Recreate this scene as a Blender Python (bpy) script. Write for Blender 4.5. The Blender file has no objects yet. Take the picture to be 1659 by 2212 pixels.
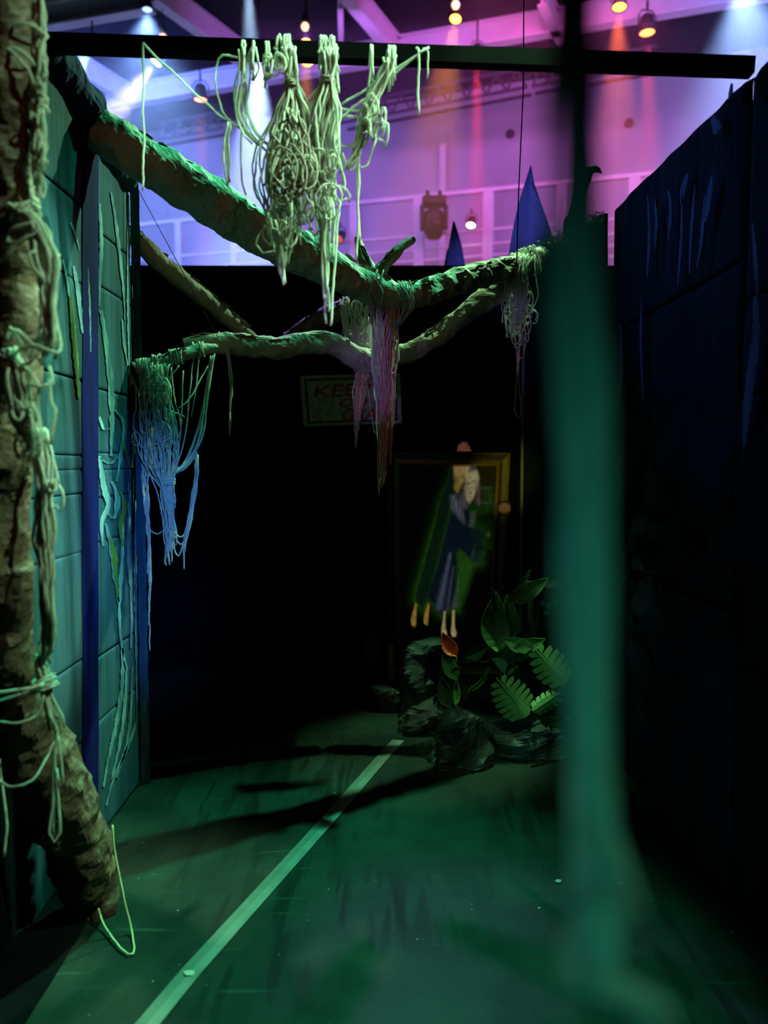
import bpy, math, random
from mathutils import Vector, Matrix, noise
C = bpy.context.scene.collection
SC = bpy.context.scene
PI = math.pi

# ------------------------------------------------------------------ camera
FPX = 1720.4
CAMH = 1.35
PITCH = math.atan(106.0 / FPX)
cam_d = bpy.data.cameras.new('camera')
cam_d.sensor_fit = 'VERTICAL'; cam_d.sensor_height = 36.0; cam_d.lens = 28.0
cam_d.dof.use_dof = True; cam_d.dof.focus_distance = 3.1; cam_d.dof.aperture_fstop = 1.6
cam_d.clip_start = 0.02; cam_d.clip_end = 200
cam = bpy.data.objects.new('camera', cam_d); C.objects.link(cam)
cam.location = (0, 0, CAMH); cam.rotation_euler = (PI / 2 - PITCH, 0, 0)
SC.camera = cam
# ------------------------------------------------------------------ world, exposure
W = bpy.data.worlds.new('world'); SC.world = W; W.use_nodes = True
W.node_tree.nodes['Background'].inputs[0].default_value = (0.10, 0.25, 0.6, 1)
W.node_tree.nodes['Background'].inputs[1].default_value = 0.002
SC.view_settings.view_transform = 'Standard'; SC.view_settings.look = 'None'
SC.view_settings.gamma = 1.0; SC.view_settings.use_curve_mapping = False
SC.view_settings.exposure = 0.0
SC.cycles.max_bounces = 5; SC.cycles.diffuse_bounces = 2; SC.cycles.glossy_bounces = 1; SC.cycles.transmission_bounces = 3
SC.cycles.caustics_reflective = False; SC.cycles.caustics_refractive = False


def spot(name, loc, target, color, energy, deg, blend=0.5, radius=0.06, parent=None):
    d = bpy.data.lights.new(name, 'SPOT'); d.color = color; d.energy = energy
    d.spot_size = math.radians(deg); d.spot_blend = blend; d.shadow_soft_size = radius
    o = bpy.data.objects.new(name, d); C.objects.link(o); o.location = loc
    v = Vector(target) - Vector(loc)
    o.rotation_euler = v.to_track_quat('-Z', 'Y').to_euler()
    if parent:
        o.parent = parent; o.matrix_parent_inverse = Matrix.Translation(-parent.location)
    return o


def area(name, loc, target, color, energy, sx, sy):
    d = bpy.data.lights.new(name, 'AREA'); d.color = color; d.energy = energy
    d.shape = 'RECTANGLE'; d.size = sx; d.size_y = sy
    o = bpy.data.objects.new(name, d); C.objects.link(o); o.location = loc
    o.rotation_euler = (Vector(target) - Vector(loc)).to_track_quat('-Z', 'Y').to_euler()
    return o


# stage lamps over the corridor, with unseen spots added to brighten single parts
spot('green_key_light', (0.85, 4.45, 7.0), (-0.48, 2.15, 0.3), (0.07, 1.0, 0.50), 3400, 25, 0.8, 0.05)
spot('mint_side_light', (1.6, 6.4, 4.8), (-0.15, 3.25, 2.25), (0.46, 1.0, 0.52), 2300, 30, 0.5, 0.04)
spot('mint_yarn_light', (2.6, 2.0, 4.9), (-0.25, 2.27, 2.2), (0.46, 1.0, 0.58), 2700, 15, 0.4, 0.04)
spot('mint_trunk_light', (2.4, 1.05, 5.0), (-0.84, 1.85, 1.40), (0.46, 1.0, 0.58), 1000, 28, 0.5, 0.04)
spot('green_branch_fill_light', (0.9, 4.6, 7.2), (0.40, 3.95, 2.2), (0.36, 1.0, 0.45), 2000, 11, 0.6, 0.05)  # unseen spot added to brighten the right branches
spot('blue_wall_light', (0.80, -0.70, 2.35), (-0.99, 3.32, 0.95), (0.07, 0.30, 1.0), 1000, 15, 0.9, 0.05)
spot('violet_back_light', (-2.2, 9.0, 6.8), (-0.45, 4.1, 2.15), (0.46, 0.24, 1.0), 1600, 8, 0.8, 0.06)
spot('violet_front_light', (-0.60, 0.0, 1.72), (-0.03, 3.75, 1.76), (0.40, 0.22, 1.0), 110, 9, 0.7, 0.03)
spot('teal_front_light', (-0.75, -2.6, 2.0), (0.14, 0.40, 1.08), (0.04, 0.85, 0.78), 95, 15, 1.0, 0.05)
spot('green_front_light', (0.95, -2.3, 2.1), (0.19, 0.40, 1.08), (0.14, 0.85, 0.18), 46, 15, 1.0, 0.05)
spot('red_front_light', (0.7, 0.75, 3.1), (-0.6, 2.6, 1.7), (1.0, 0.13, 0.04), 12, 70, 0.9, 0.1)
spot('frame_light', (0.10, 1.2, 1.60), (0.77, 5.0, 1.25), (0.85, 0.78, 0.05), 260, 8, 0.9, 0.03)
spot('plant_fill_light', (0.25, 1.9, 3.3), (0.70, 3.70, 0.45), (0.36, 1.0, 0.42), 110, 28, 0.9, 0.04)  # unseen fill spot added to brighten the plants and rocks
spot('violet_right_fill_light', (0.0, 0.3, 1.75), (0.67, 3.92, 1.98), (0.50, 0.42, 1.0), 70, 7, 0.7, 0.03)  # unseen spot added to lift the right yarn tangle
spot('blue_right_light', (-2.6, 5.6, 5.4), (1.05, 2.95, 2.4), (0.10, 0.26, 1.0), 300, 20, 1.0, 0.1)
spot('blue_leaf_fill_light', (0.25, 1.5, 4.7), (0.70, 4.9, 2.80), (0.20, 0.22, 1.0), 700, 11, 0.6, 0.05)  # unseen spot added to turn the leaf shapes blue
# wash lights of the hall behind
area('wash_blue_light', (-4.4, 10.6, 6.6), (-4.5, 14.8, 4.4), (0.15, 0.24, 1.0), 250, 3.0, 0.6)
area('wash_violet_light', (-0.4, 9.9, 6.5), (-0.3, 13.4, 4.2), (0.46, 0.13, 0.85), 62, 2.4, 0.6)
area('wash_magenta_light', (2.0, 9.2, 6.4), (2.0, 12.9, 4.4), (0.85, 0.12, 0.50), 80, 2.2, 0.6)
area('wash_right_light', (5.0, 8.4, 6.3), (5.2, 12.0, 4.8), (0.26, 0.26, 1.0), 105, 2.2, 0.6)

# ------------------------------------------------------------------ pixel rays
FWD = Vector((0, math.cos(PITCH), -math.sin(PITCH))); UPV = Vector((0, math.sin(PITCH), math.cos(PITCH)))
CAMP = Vector((0, 0, CAMH))


def ray(px, py):
    return FWD * FPX + Vector((1, 0, 0)) * (px - 829.5) - UPV * (py - 1106.0)


def aty(px, py, Y):
    d = ray(px, py); return CAMP + d * (Y / d.y)


def atx(px, py, X):
    d = ray(px, py); return CAMP + d * (X / d.x)


def atz(px, py, Z):
    d = ray(px, py); return CAMP + d * ((Z - CAMH) / d.z)


def onplane(px, py, p0, n):
    d = ray(px, py); return CAMP + d * ((Vector(p0) - CAMP).dot(n) / d.dot(n))


# ------------------------------------------------------------------ materials
def M(name, c1, c2=None, scale=6.0, stretch=(1, 1, 1), rough=0.8, bump=0.0, bscale=40.0, metal=0.0, lo=0.35, hi=0.65, spec=0.3):
    m = bpy.data.materials.new(name); m.use_nodes = True
    nt = m.node_tree; b = nt.nodes['Principled BSDF']
    b.inputs['Roughness'].default_value = rough; b.inputs['Metallic'].default_value = metal
    b.inputs['Specular IOR Level'].default_value = spec
    c2 = c2 or tuple(x * 0.7 for x in c1)
    tc = nt.nodes.new('ShaderNodeTexCoord'); mp = nt.nodes.new('ShaderNodeMapping')
    mp.inputs['Scale'].default_value = stretch
    nt.links.new(tc.outputs['Object'], mp.inputs[0])
    n = nt.nodes.new('ShaderNodeTexNoise'); n.inputs['Scale'].default_value = scale; n.inputs['Detail'].default_value = 5
    nt.links.new(mp.outputs[0], n.inputs['Vector'])
    r = nt.nodes.new('ShaderNodeValToRGB')
    r.color_ramp.elements[0].position = lo; r.color_ramp.elements[0].color = (*c1, 1)
    r.color_ramp.elements[1].position = hi; r.color_ramp.elements[1].color = (*c2, 1)
    nt.links.new(n.outputs['Fac'], r.inputs[0]); nt.links.new(r.outputs[0], b.inputs['Base Color'])
    if bump:
        n2 = nt.nodes.new('ShaderNodeTexNoise'); n2.inputs['Scale'].default_value = bscale; n2.inputs['Detail'].default_value = 4
        nt.links.new(mp.outputs[0], n2.inputs['Vector'])
        bp = nt.nodes.new('ShaderNodeBump'); bp.inputs['Strength'].default_value = bump; bp.inputs['Distance'].default_value = 0.02
        nt.links.new(n2.outputs['Fac'], bp.inputs['Height']); nt.links.new(bp.outputs[0], b.inputs['Normal'])
    return m


def EM(name, col, s):
    m = bpy.data.materials.new(name); m.use_nodes = True
    b = m.node_tree.nodes['Principled BSDF']
    b.inputs['Base Color'].default_value = (*col, 1)
    b.inputs['Emission Color'].default_value = (*col, 1); b.inputs['Emission Strength'].default_value = s
    return m


m_kraft = M('kraft_paper', (0.38, 0.30, 0.23), (0.25, 0.185, 0.135), 9, rough=0.75, bump=0.25, bscale=60)
m_bark = M('brown_paper', (0.145, 0.088, 0.056), (0.05, 0.024, 0.016), 8, rough=0.6, bump=0.3, bscale=45)
m_yarn = M('cream_yarn', (0.74, 0.72, 0.64), (0.60, 0.58, 0.50), 60, rough=0.95, bump=0.3, bscale=500, spec=0.1)
def yarnish(m, k=0.45):
    nt = m.node_tree; b = nt.nodes['Principled BSDF']; o = nt.nodes['Material Output']
    t = nt.nodes.new('ShaderNodeBsdfTranslucent'); x = nt.nodes.new('ShaderNodeMixShader'); x.inputs[0].default_value = k
    src = b.inputs['Base Color'].links[0].from_socket
    nt.links.new(src, t.inputs[0]); nt.links.new(b.outputs[0], x.inputs[1]); nt.links.new(t.outputs[0], x.inputs[2]); nt.links.new(x.outputs[0], o.inputs[0])


yarnish(m_yarn)
m_yarn_dk = M('shaded_yarn', (0.34, 0.28, 0.24), (0.24, 0.19, 0.17), 60, rough=0.95, spec=0.1)
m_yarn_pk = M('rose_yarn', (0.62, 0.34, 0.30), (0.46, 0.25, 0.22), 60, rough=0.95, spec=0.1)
m_cord = M('yellow_cord', (0.62, 0.58, 0.30), (0.5, 0.46, 0.22), 60, rough=0.8)
m_black = M('black_paint', (0.006, 0.006, 0.007), (0.003, 0.003, 0.004), 5, rough=0.9, spec=0.05)
m_flat = M('black_flat', (0.004, 0.004, 0.005), (0.002, 0.002, 0.003), 3, rough=0.95, spec=0.02)
m_blackm = M('black_metal', (0.012, 0.012, 0.014), (0.02, 0.02, 0.02), 20, rough=0.5, metal=0.0)
m_card = M('teal_cardboard', (0.028, 0.062, 0.088), (0.010, 0.028, 0.034), 7, (1, 1.6, 0.16), rough=0.85, bump=0.2, bscale=22, lo=0.40, hi=0.62, spec=0.04)
m_cardb = M('blue_green_cardboard', (0.032, 0.074, 0.105), (0.014, 0.038, 0.054), 8, (1, 1.6, 0.16), rough=0.85, bump=0.2, bscale=22, lo=0.38, hi=0.64, spec=0.04)
m_strip = M('indigo_shadow_strip', (0.004, 0.004, 0.060), (0.002, 0.002, 0.030), 10, (1, 1, 0.2), rough=0.9, spec=0.04)
m_streak = M('pale_paint', (0.15, 0.25, 0.28), (0.04, 0.095, 0.115), 26, (1, 1, 0.25), rough=0.8, bump=0.2, bscale=40, spec=0.04)
m_streakg = M('lime_paint', (0.08, 0.14, 0.035), (0.035, 0.075, 0.03), 22, (1, 1, 0.3), rough=0.8, spec=0.04)
m_navy = M('navy_cloth', (0.020, 0.030, 0.075), (0.012, 0.018, 0.05), 6, rough=0.9, bump=0.3, bscale=30, spec=0.04)
m_right = M('dark_blue_cardboard', (0.008, 0.022, 0.040), (0.003, 0.009, 0.017), 5, (1, 2.0, 0.25), rough=0.9, bump=0.35, bscale=14, lo=0.3, hi=0.7, spec=0.04)
m_rstreak = M('blue_brush_paint', (0.07, 0.10, 0.27), (0.03, 0.05, 0.12), 30, (1, 1, 0.2), rough=0.85)
m_tape = M('pale_tape', (0.16, 0.18, 0.16), (0.11, 0.13, 0.115), 12, rough=0.55)
m_tape2 = M('pale_tape_worn', (0.11, 0.13, 0.115), (0.08, 0.10, 0.085), 12, rough=0.55)
m_rock = M('black_foil_paper', (0.05, 0.062, 0.062), (0.03, 0.038, 0.038), 10, rough=0.55, spec=0.5)
m_leaf = M('green_leaf', (0.10, 0.20, 0.055), (0.065, 0.14, 0.04), 7, rough=0.55)
m_leafl = M('bright_leaf', (0.20, 0.34, 0.12), (0.14, 0.26, 0.09), 7, rough=0.5)
m_leafd = M('dark_leaf', (0.03, 0.06, 0.022), (0.02, 0.04, 0.016), 7, rough=0.6)
m_leafr = M('orange_red_leaf', (0.80, 0.10, 0.02), (0.60, 0.05, 0.015), 7, rough=0.5)
m_leafb = M('olive_brown_leaf', (0.16, 0.14, 0.07), (0.10, 0.09, 0.05), 7, rough=0.6)
m_gold = M('gilded_wood', (0.50, 0.33, 0.09), (0.30, 0.19, 0.05), 20, (1, 1, 0.3), rough=0.35, metal=0.4, spec=0.5)
m_frame = M('dark_varnished_wood', (0.045, 0.03, 0.014), (0.03, 0.02, 0.01), 14, rough=0.35, spec=0.5)
m_wood = M('raw_wood', (0.34, 0.25, 0.13), (0.25, 0.18, 0.09), 18, (1, 1, 0.2), rough=0.7)
m_sign = M('mottled_board', (0.36, 0.36, 0.28), (0.20, 0.22, 0.18), 26, rough=0.9)
m_signb = M('black_border_paint', (0.015, 0.015, 0.015), (0.03, 0.03, 0.03), 20, rough=0.9)
m_redp = M('red_brush_paint', (0.36, 0.025, 0.025), (0.22, 0.015, 0.018), 20, rough=0.8)
m_hallw = M('pale_hall_wall', (0.56, 0.54, 0.58), (0.46, 0.44, 0.48), 0.8, rough=0.9)
m_hallc = M('dark_hall_ceiling', (0.010, 0.010, 0.016), (0.007, 0.007, 0.012), 1.5, rough=0.95)
m_white = M('white_steel', (0.78, 0.75, 0.80), (0.68, 0.65, 0.70), 4, rough=0.6)
m_truss = M('dark_truss_metal', (0.06, 0.05, 0.07), (0.04, 0.04, 0.05), 8, rough=0.6)
m_fleaf = M('blue_fabric_leaf', (0.12, 0.12, 0.22), (0.08, 0.085, 0.17), 5, (1, 1, 0.4), rough=0.85)
m_grass = M('artificial_grass', (0.05, 0.11, 0.02), (0.03, 0.07, 0.015), 60, rough=0.9, bump=0.8, bscale=200)
m_cone = M('grey_cone', (0.10, 0.10, 0.11), (0.06, 0.06, 0.07), 10, rough=0.5)


# ------------------------------------------------------------------ mesh helpers
def mk(name, v, f, mat, parent=None, smooth=False):
    me = bpy.data.meshes.new(name)
    if parent is not None:
        loc = Vector((0, 0, 0)); loc = parent_world(parent)
        base = loc
    else:
        n = max(1, len(v)); base = Vector((sum(p[0] for p in v) / n, sum(p[1] for p in v) / n, min(p[2] for p in v)))
    me.from_pydata([tuple(Vector(p) - base) for p in v], [], f)
    me.update()
    if smooth:
        me.polygons.foreach_set('use_smooth', [True] * len(me.polygons))
    me.materials.append(mat)
    o = bpy.data.objects.new(name, me); C.objects.link(o)
    if parent is not None:
        o.parent = parent
    else:
        o.location = base
    return o


def parent_world(o):
    p = Vector((0, 0, 0))
    while o is not None:
        p += o.location; o = o.parent
    return p


def thing(name, label, cat, loc, group=None):
    o = bpy.data.objects.new(name, None); C.objects.link(o); o.location = loc
    o.empty_display_size = 0.05
    o['label'] = label; o['category'] = cat
    if group: o['group'] = group
    return o


def tag(o, label, cat, group=None):
    o['label'] = label; o['category'] = cat
    if group: o['group'] = group
    return o


def struct(o, label=None):
    o['kind'] = 'structure'
    if label: o['label'] = label
    return o


def join(*ms):
    V = []; F = []
    for v, f in ms:
        k = len(V); V += list(v); F += [tuple(i + k for i in q) for q in f]
    return V, F


def hexa(p):  # 8 points: bottom 4 then top 4
    return list(p), [(0, 3, 2, 1), (4, 5, 6, 7), (0, 1, 5, 4), (1, 2, 6, 5), (2, 3, 7, 6), (3, 0, 4, 7)]


def box(x0, x1, y0, y1, z0, z1):
    return hexa([(x0, y0, z0), (x1, y0, z0), (x1, y1, z0), (x0, y1, z0), (x0, y0, z1), (x1, y0, z1), (x1, y1, z1), (x0, y1, z1)])


def bevbox(x0, x1, y0, y1, z0, z1, b):
    """box with chamfered edges"""
    V = []; F = []
    xs = (x0, x1); ys = (y0, y1); zs = (z0, z1)
    idx = {}
    for i in (0, 1):
        for j in (0, 1):
            for k in (0, 1):
                sx = b if i == 0 else -b; sy = b if j == 0 else -b; sz = b if k == 0 else -b
                for a, off in enumerate(((0, sy, sz), (sx, 0, sz), (sx, sy, 0))):
                    idx[(i, j, k, a)] = len(V); V.append((xs[i] + off[0], ys[j] + off[1], zs[k] + off[2]))
    for i in (0, 1):
        F.append(tuple(idx[(i, j, k, 0)] for j, k in ((0, 0), (1, 0), (1, 1), (0, 1))))
        F.append(tuple(idx[(j, i, k, 1)] for j, k in ((0, 0), (1, 0), (1, 1), (0, 1))))
        F.append(tuple(idx[(j, k, i, 2)] for j, k in ((0, 0), (1, 0), (1, 1), (0, 1))))
    for i in (0, 1):
        for j in (0, 1):
            F.append((idx[(i, j, 0, 0)], idx[(i, j, 1, 0)], idx[(i, j, 1, 1)], idx[(i, j, 0, 1)]))
            F.append((idx[(i, 0, j, 0)], idx[(i, 1, j, 0)], idx[(i, 1, j, 2)], idx[(i, 0, j, 2)]))
            F.append((idx[(0, i, j, 1)], idx[(1, i, j, 1)], idx[(1, i, j, 2)], idx[(0, i, j, 2)]))
            for k in (0, 1):
                F.append((idx[(i, j, k, 0)], idx[(i, j, k, 1)], idx[(i, j, k, 2)]))
    return V, F


def frames(P):
    T = []
    n = len(P)
    for i in range(n):
        t = P[min(i + 1, n - 1)] - P[max(i - 1, 0)]
        T.append(t.normalized() if t.length > 1e-9 else Vector((0, 0, 1)))
    a = Vector((0, 0, 1)) if abs(T[0].z) < 0.9 else Vector((1, 0, 0))
    u = (a - T[0] * a.dot(T[0])).normalized()
    U = []
    for t in T:
        u = u - t * u.dot(t)
        u = u.normalized() if u.length > 1e-6 else Vector((1, 0, 0))
        U.append(u)
    return T, U


def tube(P, R, seg=6, caps=True):
    P = [Vector(p) for p in P]
    if not isinstance(R, (list, tuple)): R = [R] * len(P)
    T, U = frames(P)
    V = []; F = []
    for p, t, u, r in zip(P, T, U, R):
        w = t.cross(u)
        for k in range(seg):
            a = 2 * PI * k / seg
            V.append(p + (u * math.cos(a) + w * math.sin(a)) * r)
    for i in range(len(P) - 1):
        for k in range(seg):
            k2 = (k + 1) % seg
            F.append((i * seg + k, i * seg + k2, (i + 1) * seg + k2, (i + 1) * seg + k))
    if caps:
        F.append(tuple(range(seg - 1, -1, -1))); b = (len(P) - 1) * seg
        F.append(tuple(b + k for k in range(seg)))
    return V, F


def catmull(P, step):
    P = [Vector(p) for p in P]
    if len(P) < 2: return P
    Q = [P[0] * 2 - P[1]] + P + [P[-1] * 2 - P[-2]]
    out = []
    for i in range(1, len(Q) - 2):
        L = (Q[i + 1] - Q[i]).length
        n = max(1, int(L / step))
        for k in range(n):
            t = k / n; t2 = t * t; t3 = t2 * t
            out.append(0.5 * ((2 * Q[i]) + (-Q[i - 1] + Q[i + 1]) * t + (2 * Q[i - 1] - 5 * Q[i] + 4 * Q[i + 1] - Q[i + 2]) * t2
                              + (-Q[i - 1] + 3 * Q[i] - 3 * Q[i + 1] + Q[i + 2]) * t3))
    out.append(P[-1])
    return out


def lathe(c, prof, seg=20, axis=(0, 0, 1)):
    """profile of (radius, along) turned round an axis through c"""
    ax = Vector(axis).normalized(); a = Vector((1, 0, 0)) if abs(ax.x) < 0.9 else Vector((0, 1, 0))
    u = (a - ax * a.dot(ax)).normalized(); w = ax.cross(u); c = Vector(c)
    V = []; F = []
    for r, h in prof:
        for k in range(seg):
            t = 2 * PI * k / seg
            V.append(c + ax * h + (u * math.cos(t) + w * math.sin(t)) * r)
    for i in range(len(prof) - 1):
        for k in range(seg):
            k2 = (k + 1) % seg
            F.append((i * seg + k, i * seg + k2, (i + 1) * seg + k2, (i + 1) * seg + k))
    if prof[0][0] > 1e-6: F.append(tuple(range(seg - 1, -1, -1)))
    if prof[-1][0] > 1e-6: F.append(tuple((len(prof) - 1) * seg + k for k in range(seg)))
    return V, F


def bar(p, q, w, h=None):
    """square bar from p to q"""
    p = Vector(p); q = Vector(q); h = h or w
    t = (q - p).normalized()
    a = Vector((0, 0, 1)) if abs(t.z) < 0.9 else Vector((0, 1, 0))
    u = t.cross(a).normalized(); v = u.cross(t)
    pts = []
    for c in (p, q):
        pts += [c - u * w / 2 - v * h / 2, c + u * w / 2 - v * h / 2, c + u * w / 2 + v * h / 2, c - u * w / 2 + v * h / 2]
    return hexa(pts)


def crumple(p, amp, f1=14.0, f2=40.0):
    """sharp creases of crumpled paper: ridged noise in three sizes"""
    q = Vector(p)
    a = 1 - 2.4 * abs(noise.noise(q * f1 * 0.55)); b = 1 - 2.4 * abs(noise.noise(q * f1 * 1.2 + Vector((7, 3, 1))))
    c = 1 - 2.2 * abs(noise.noise(q * f2 + Vector((1, 9, 4))))
    return amp * (0.55 * a + 0.32 * b + 0.13 * c - 0.30)


def paper_tube(path, R, seg=26, step=0.016, amp=0.35, f1=13.0, sy=(1, 1, 1)):
    """crumpled paper round a limb; R list per control point"""
    cp = [Vector(p) for p in path]
    P = catmull(cp, step)
    L = [0.0]
    for i in range(1, len(cp)): L.append(L[-1] + (cp[i] - cp[i - 1]).length)
    tot = 0; S = [0.0]
    for i in range(1, len(P)):
        tot += (P[i] - P[i - 1]).length; S.append(tot)
    def rad(s):
        s = s * L[-1] / max(tot, 1e-6)
        for i in range(1, len(L)):
            if s <= L[i] + 1e-9:
                t = (s - L[i - 1]) / max(L[i] - L[i - 1], 1e-9); return R[i - 1] * (1 - t) + R[i] * t
        return R[-1]
    T, U = frames(P)
    V = []; F = []
    for i, (p, t, u) in enumerate(zip(P, T, U)):
        w = t.cross(u); r = rad(S[i])
        r *= 1 + 0.10 * noise.noise(p * 5)
        for k in range(seg):
            a = 2 * PI * k / seg + 0.12 * noise.noise(p * 9)
            d = u * math.cos(a) + w * math.sin(a)
            q = p + d * r
            V.append(q + d * crumple(q, r * amp, f1) + t * 0.012 * noise.noise(q * 22))
    for i in range(len(P) - 1):
        for k in range(seg):
            k2 = (k + 1) % seg
            F.append((i * seg + k, i * seg + k2, (i + 1) * seg + k2, (i + 1) * seg + k))
    F.append(tuple(range(seg - 1, -1, -1))); b = (len(P) - 1) * seg
    F.append(tuple(b + k for k in range(seg)))
    return V, F


def ragged_strip(path, w, rnd, side, thick=0.003):
    """torn paper edge that stands off a limb: path = points, side = outward vectors"""
    V = []; F = []
    n = len(path)
    for i, p in enumerate(path):
        ww = w * (0.45 + 0.9 * rnd.random())
        s = Vector(side)
        q = Vector(p) + s * ww + Vector((rnd.uniform(-1, 1), rnd.uniform(-1, 1), rnd.uniform(-1, 1))) * 0.006
        V += [Vector(p), q, Vector(p) + Vector((0, thick, 0)), q + Vector((0, thick, 0))]
    for i in range(n - 1):
        a = i * 4; b = a + 4
        F += [(a, a + 1, b + 1, b), (a + 2, b + 2, b + 3, a + 3), (a + 1, a + 3, b + 3, b + 1), (a, b, b + 2, a + 2)]
    return V, F


def grid(fn, nu, nv):
    V = [fn(i / nu, j / nv) for j in range(nv + 1) for i in range(nu + 1)]
    F = [(j * (nu + 1) + i, j * (nu + 1) + i + 1, (j + 1) * (nu + 1) + i + 1, (j + 1) * (nu + 1) + i) for j in range(nv) for i in range(nu)]
    return V, F


def solid(o, t, off=0):
    m = o.modifiers.new('thickness', 'SOLIDIFY'); m.thickness = t; m.offset = off
    return o


# ------------------------------------------------------------------ yarn
def strand(pts, r=0.0035, wig=0.004, rnd=random, step=0.016, seg=5):
    P = catmull(pts, step)
    o = Vector((rnd.uniform(0, 50), rnd.uniform(0, 50), rnd.uniform(0, 50)))
    out = []
    for i, p in enumerate(P):
        n = noise.noise_vector(p * 14 + o) * wig + noise.noise_vector(p * 45 + o) * wig * 0.45
        out.append(p + n)
    return tube(out, r, seg)


def hank(ctrl, n, rnd, r=0.0035, wig=0.006, dk=0.6, trim=(0.8, 1.0), swap=0.35):
    """n strands along control points (px, py, Y, half width px)"""
    ms = []
    for _ in range(n):
        s = rnd.gauss(0, 0.55); t = rnd.gauss(0, 0.55)
        s = max(-1.2, min(1.2, s)); t = max(-1, min(1, t))
        pts = []
        for (px, py, Y, w) in ctrl:
            s2 = s + rnd.gauss(0, swap); wy = w / FPX * Y
            pts.append(aty(px + s2 * w, py + rnd.uniform(-6, 6), Y + t * wy * dk))
        k = rnd.uniform(*trim)
        m = len(pts) - 1
        e = k * m; i = min(int(e), m - 1)
        pts = pts[:i + 1] + [pts[i].lerp(pts[i + 1], e - i)] if i < m else pts
        ms.append(strand(pts, r, wig, rnd))
    return join(*ms)


def path(pix, rnd, r=0.0035, wig=0.004):
    return strand([aty(*p) for p in pix], r, wig, rnd)


def swag(a, b, sag, rnd, r=0.0035, wig=0.004):
    pa = aty(*a); pb = aty(*b); m = (pa + pb) / 2 - Vector((0, 0, sag))
    return strand([pa, pa.lerp(m, 0.55) - Vector((0, 0, sag * 0.2)), m, pb.lerp(m, 0.55) - Vector((0, 0, sag * 0.2)), pb], r, wig, rnd)


def loops(cx, cy, Y, sx, sy, n, rnd, r=0.0035, size=(10, 34), dY=0.03):
    """slack loops scattered over an ellipse of the tangle"""
    ms = []
    for _ in range(n):
        x = cx + max(-1, min(1, rnd.gauss(0, 0.5))) * sx; y = cy + max(-1, min(1, rnd.gauss(0, 0.5))) * sy
        w = rnd.uniform(*size) * 0.55; h = rnd.uniform(*size); yy = Y - rnd.uniform(0, dY)
        pts = []
        a0 = rnd.uniform(0, 6.28); tw = rnd.uniform(4.2, 7.6); k = 9
        for i in range(k):
            a = a0 + tw * i / (k - 1); e = rnd.uniform(0.8, 1.15)
            pts.append(aty(x + math.cos(a) * w * e, y + math.sin(a) * h * e + i * 1.5, yy + 0.008 * math.sin(i)))
        ms.append(strand(pts, r, 0.003, rnd))
    return join(*ms)


def wrapknot(c, ax, R, n, rnd, r=0.0035):
    """turns of yarn round a limb or a bundle"""
    c = Vector(c); ax = Vector(ax).normalized()
    a = Vector((1, 0, 0)) if abs(ax.x) < 0.9 else Vector((0, 1, 0))
    u = (a - ax * a.dot(ax)).normalized(); w = ax.cross(u)
    ms = []
    for i in range(n):
        off = ax * rnd.uniform(-1, 1) * R * 0.6; til = rnd.uniform(-0.35, 0.35); ph = rnd.uniform(0, 6.28)
        pts = []
        for k in range(15):
            t = 2 * PI * k / 14
            pts.append(c + off + (u * math.cos(t) + w * math.sin(t)) * (R + rnd.uniform(0, r * 2)) + ax * R * til * math.sin(t + ph))
        ms.append(strand(pts, r, 0.002, rnd))
    return join(*ms)

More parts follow.
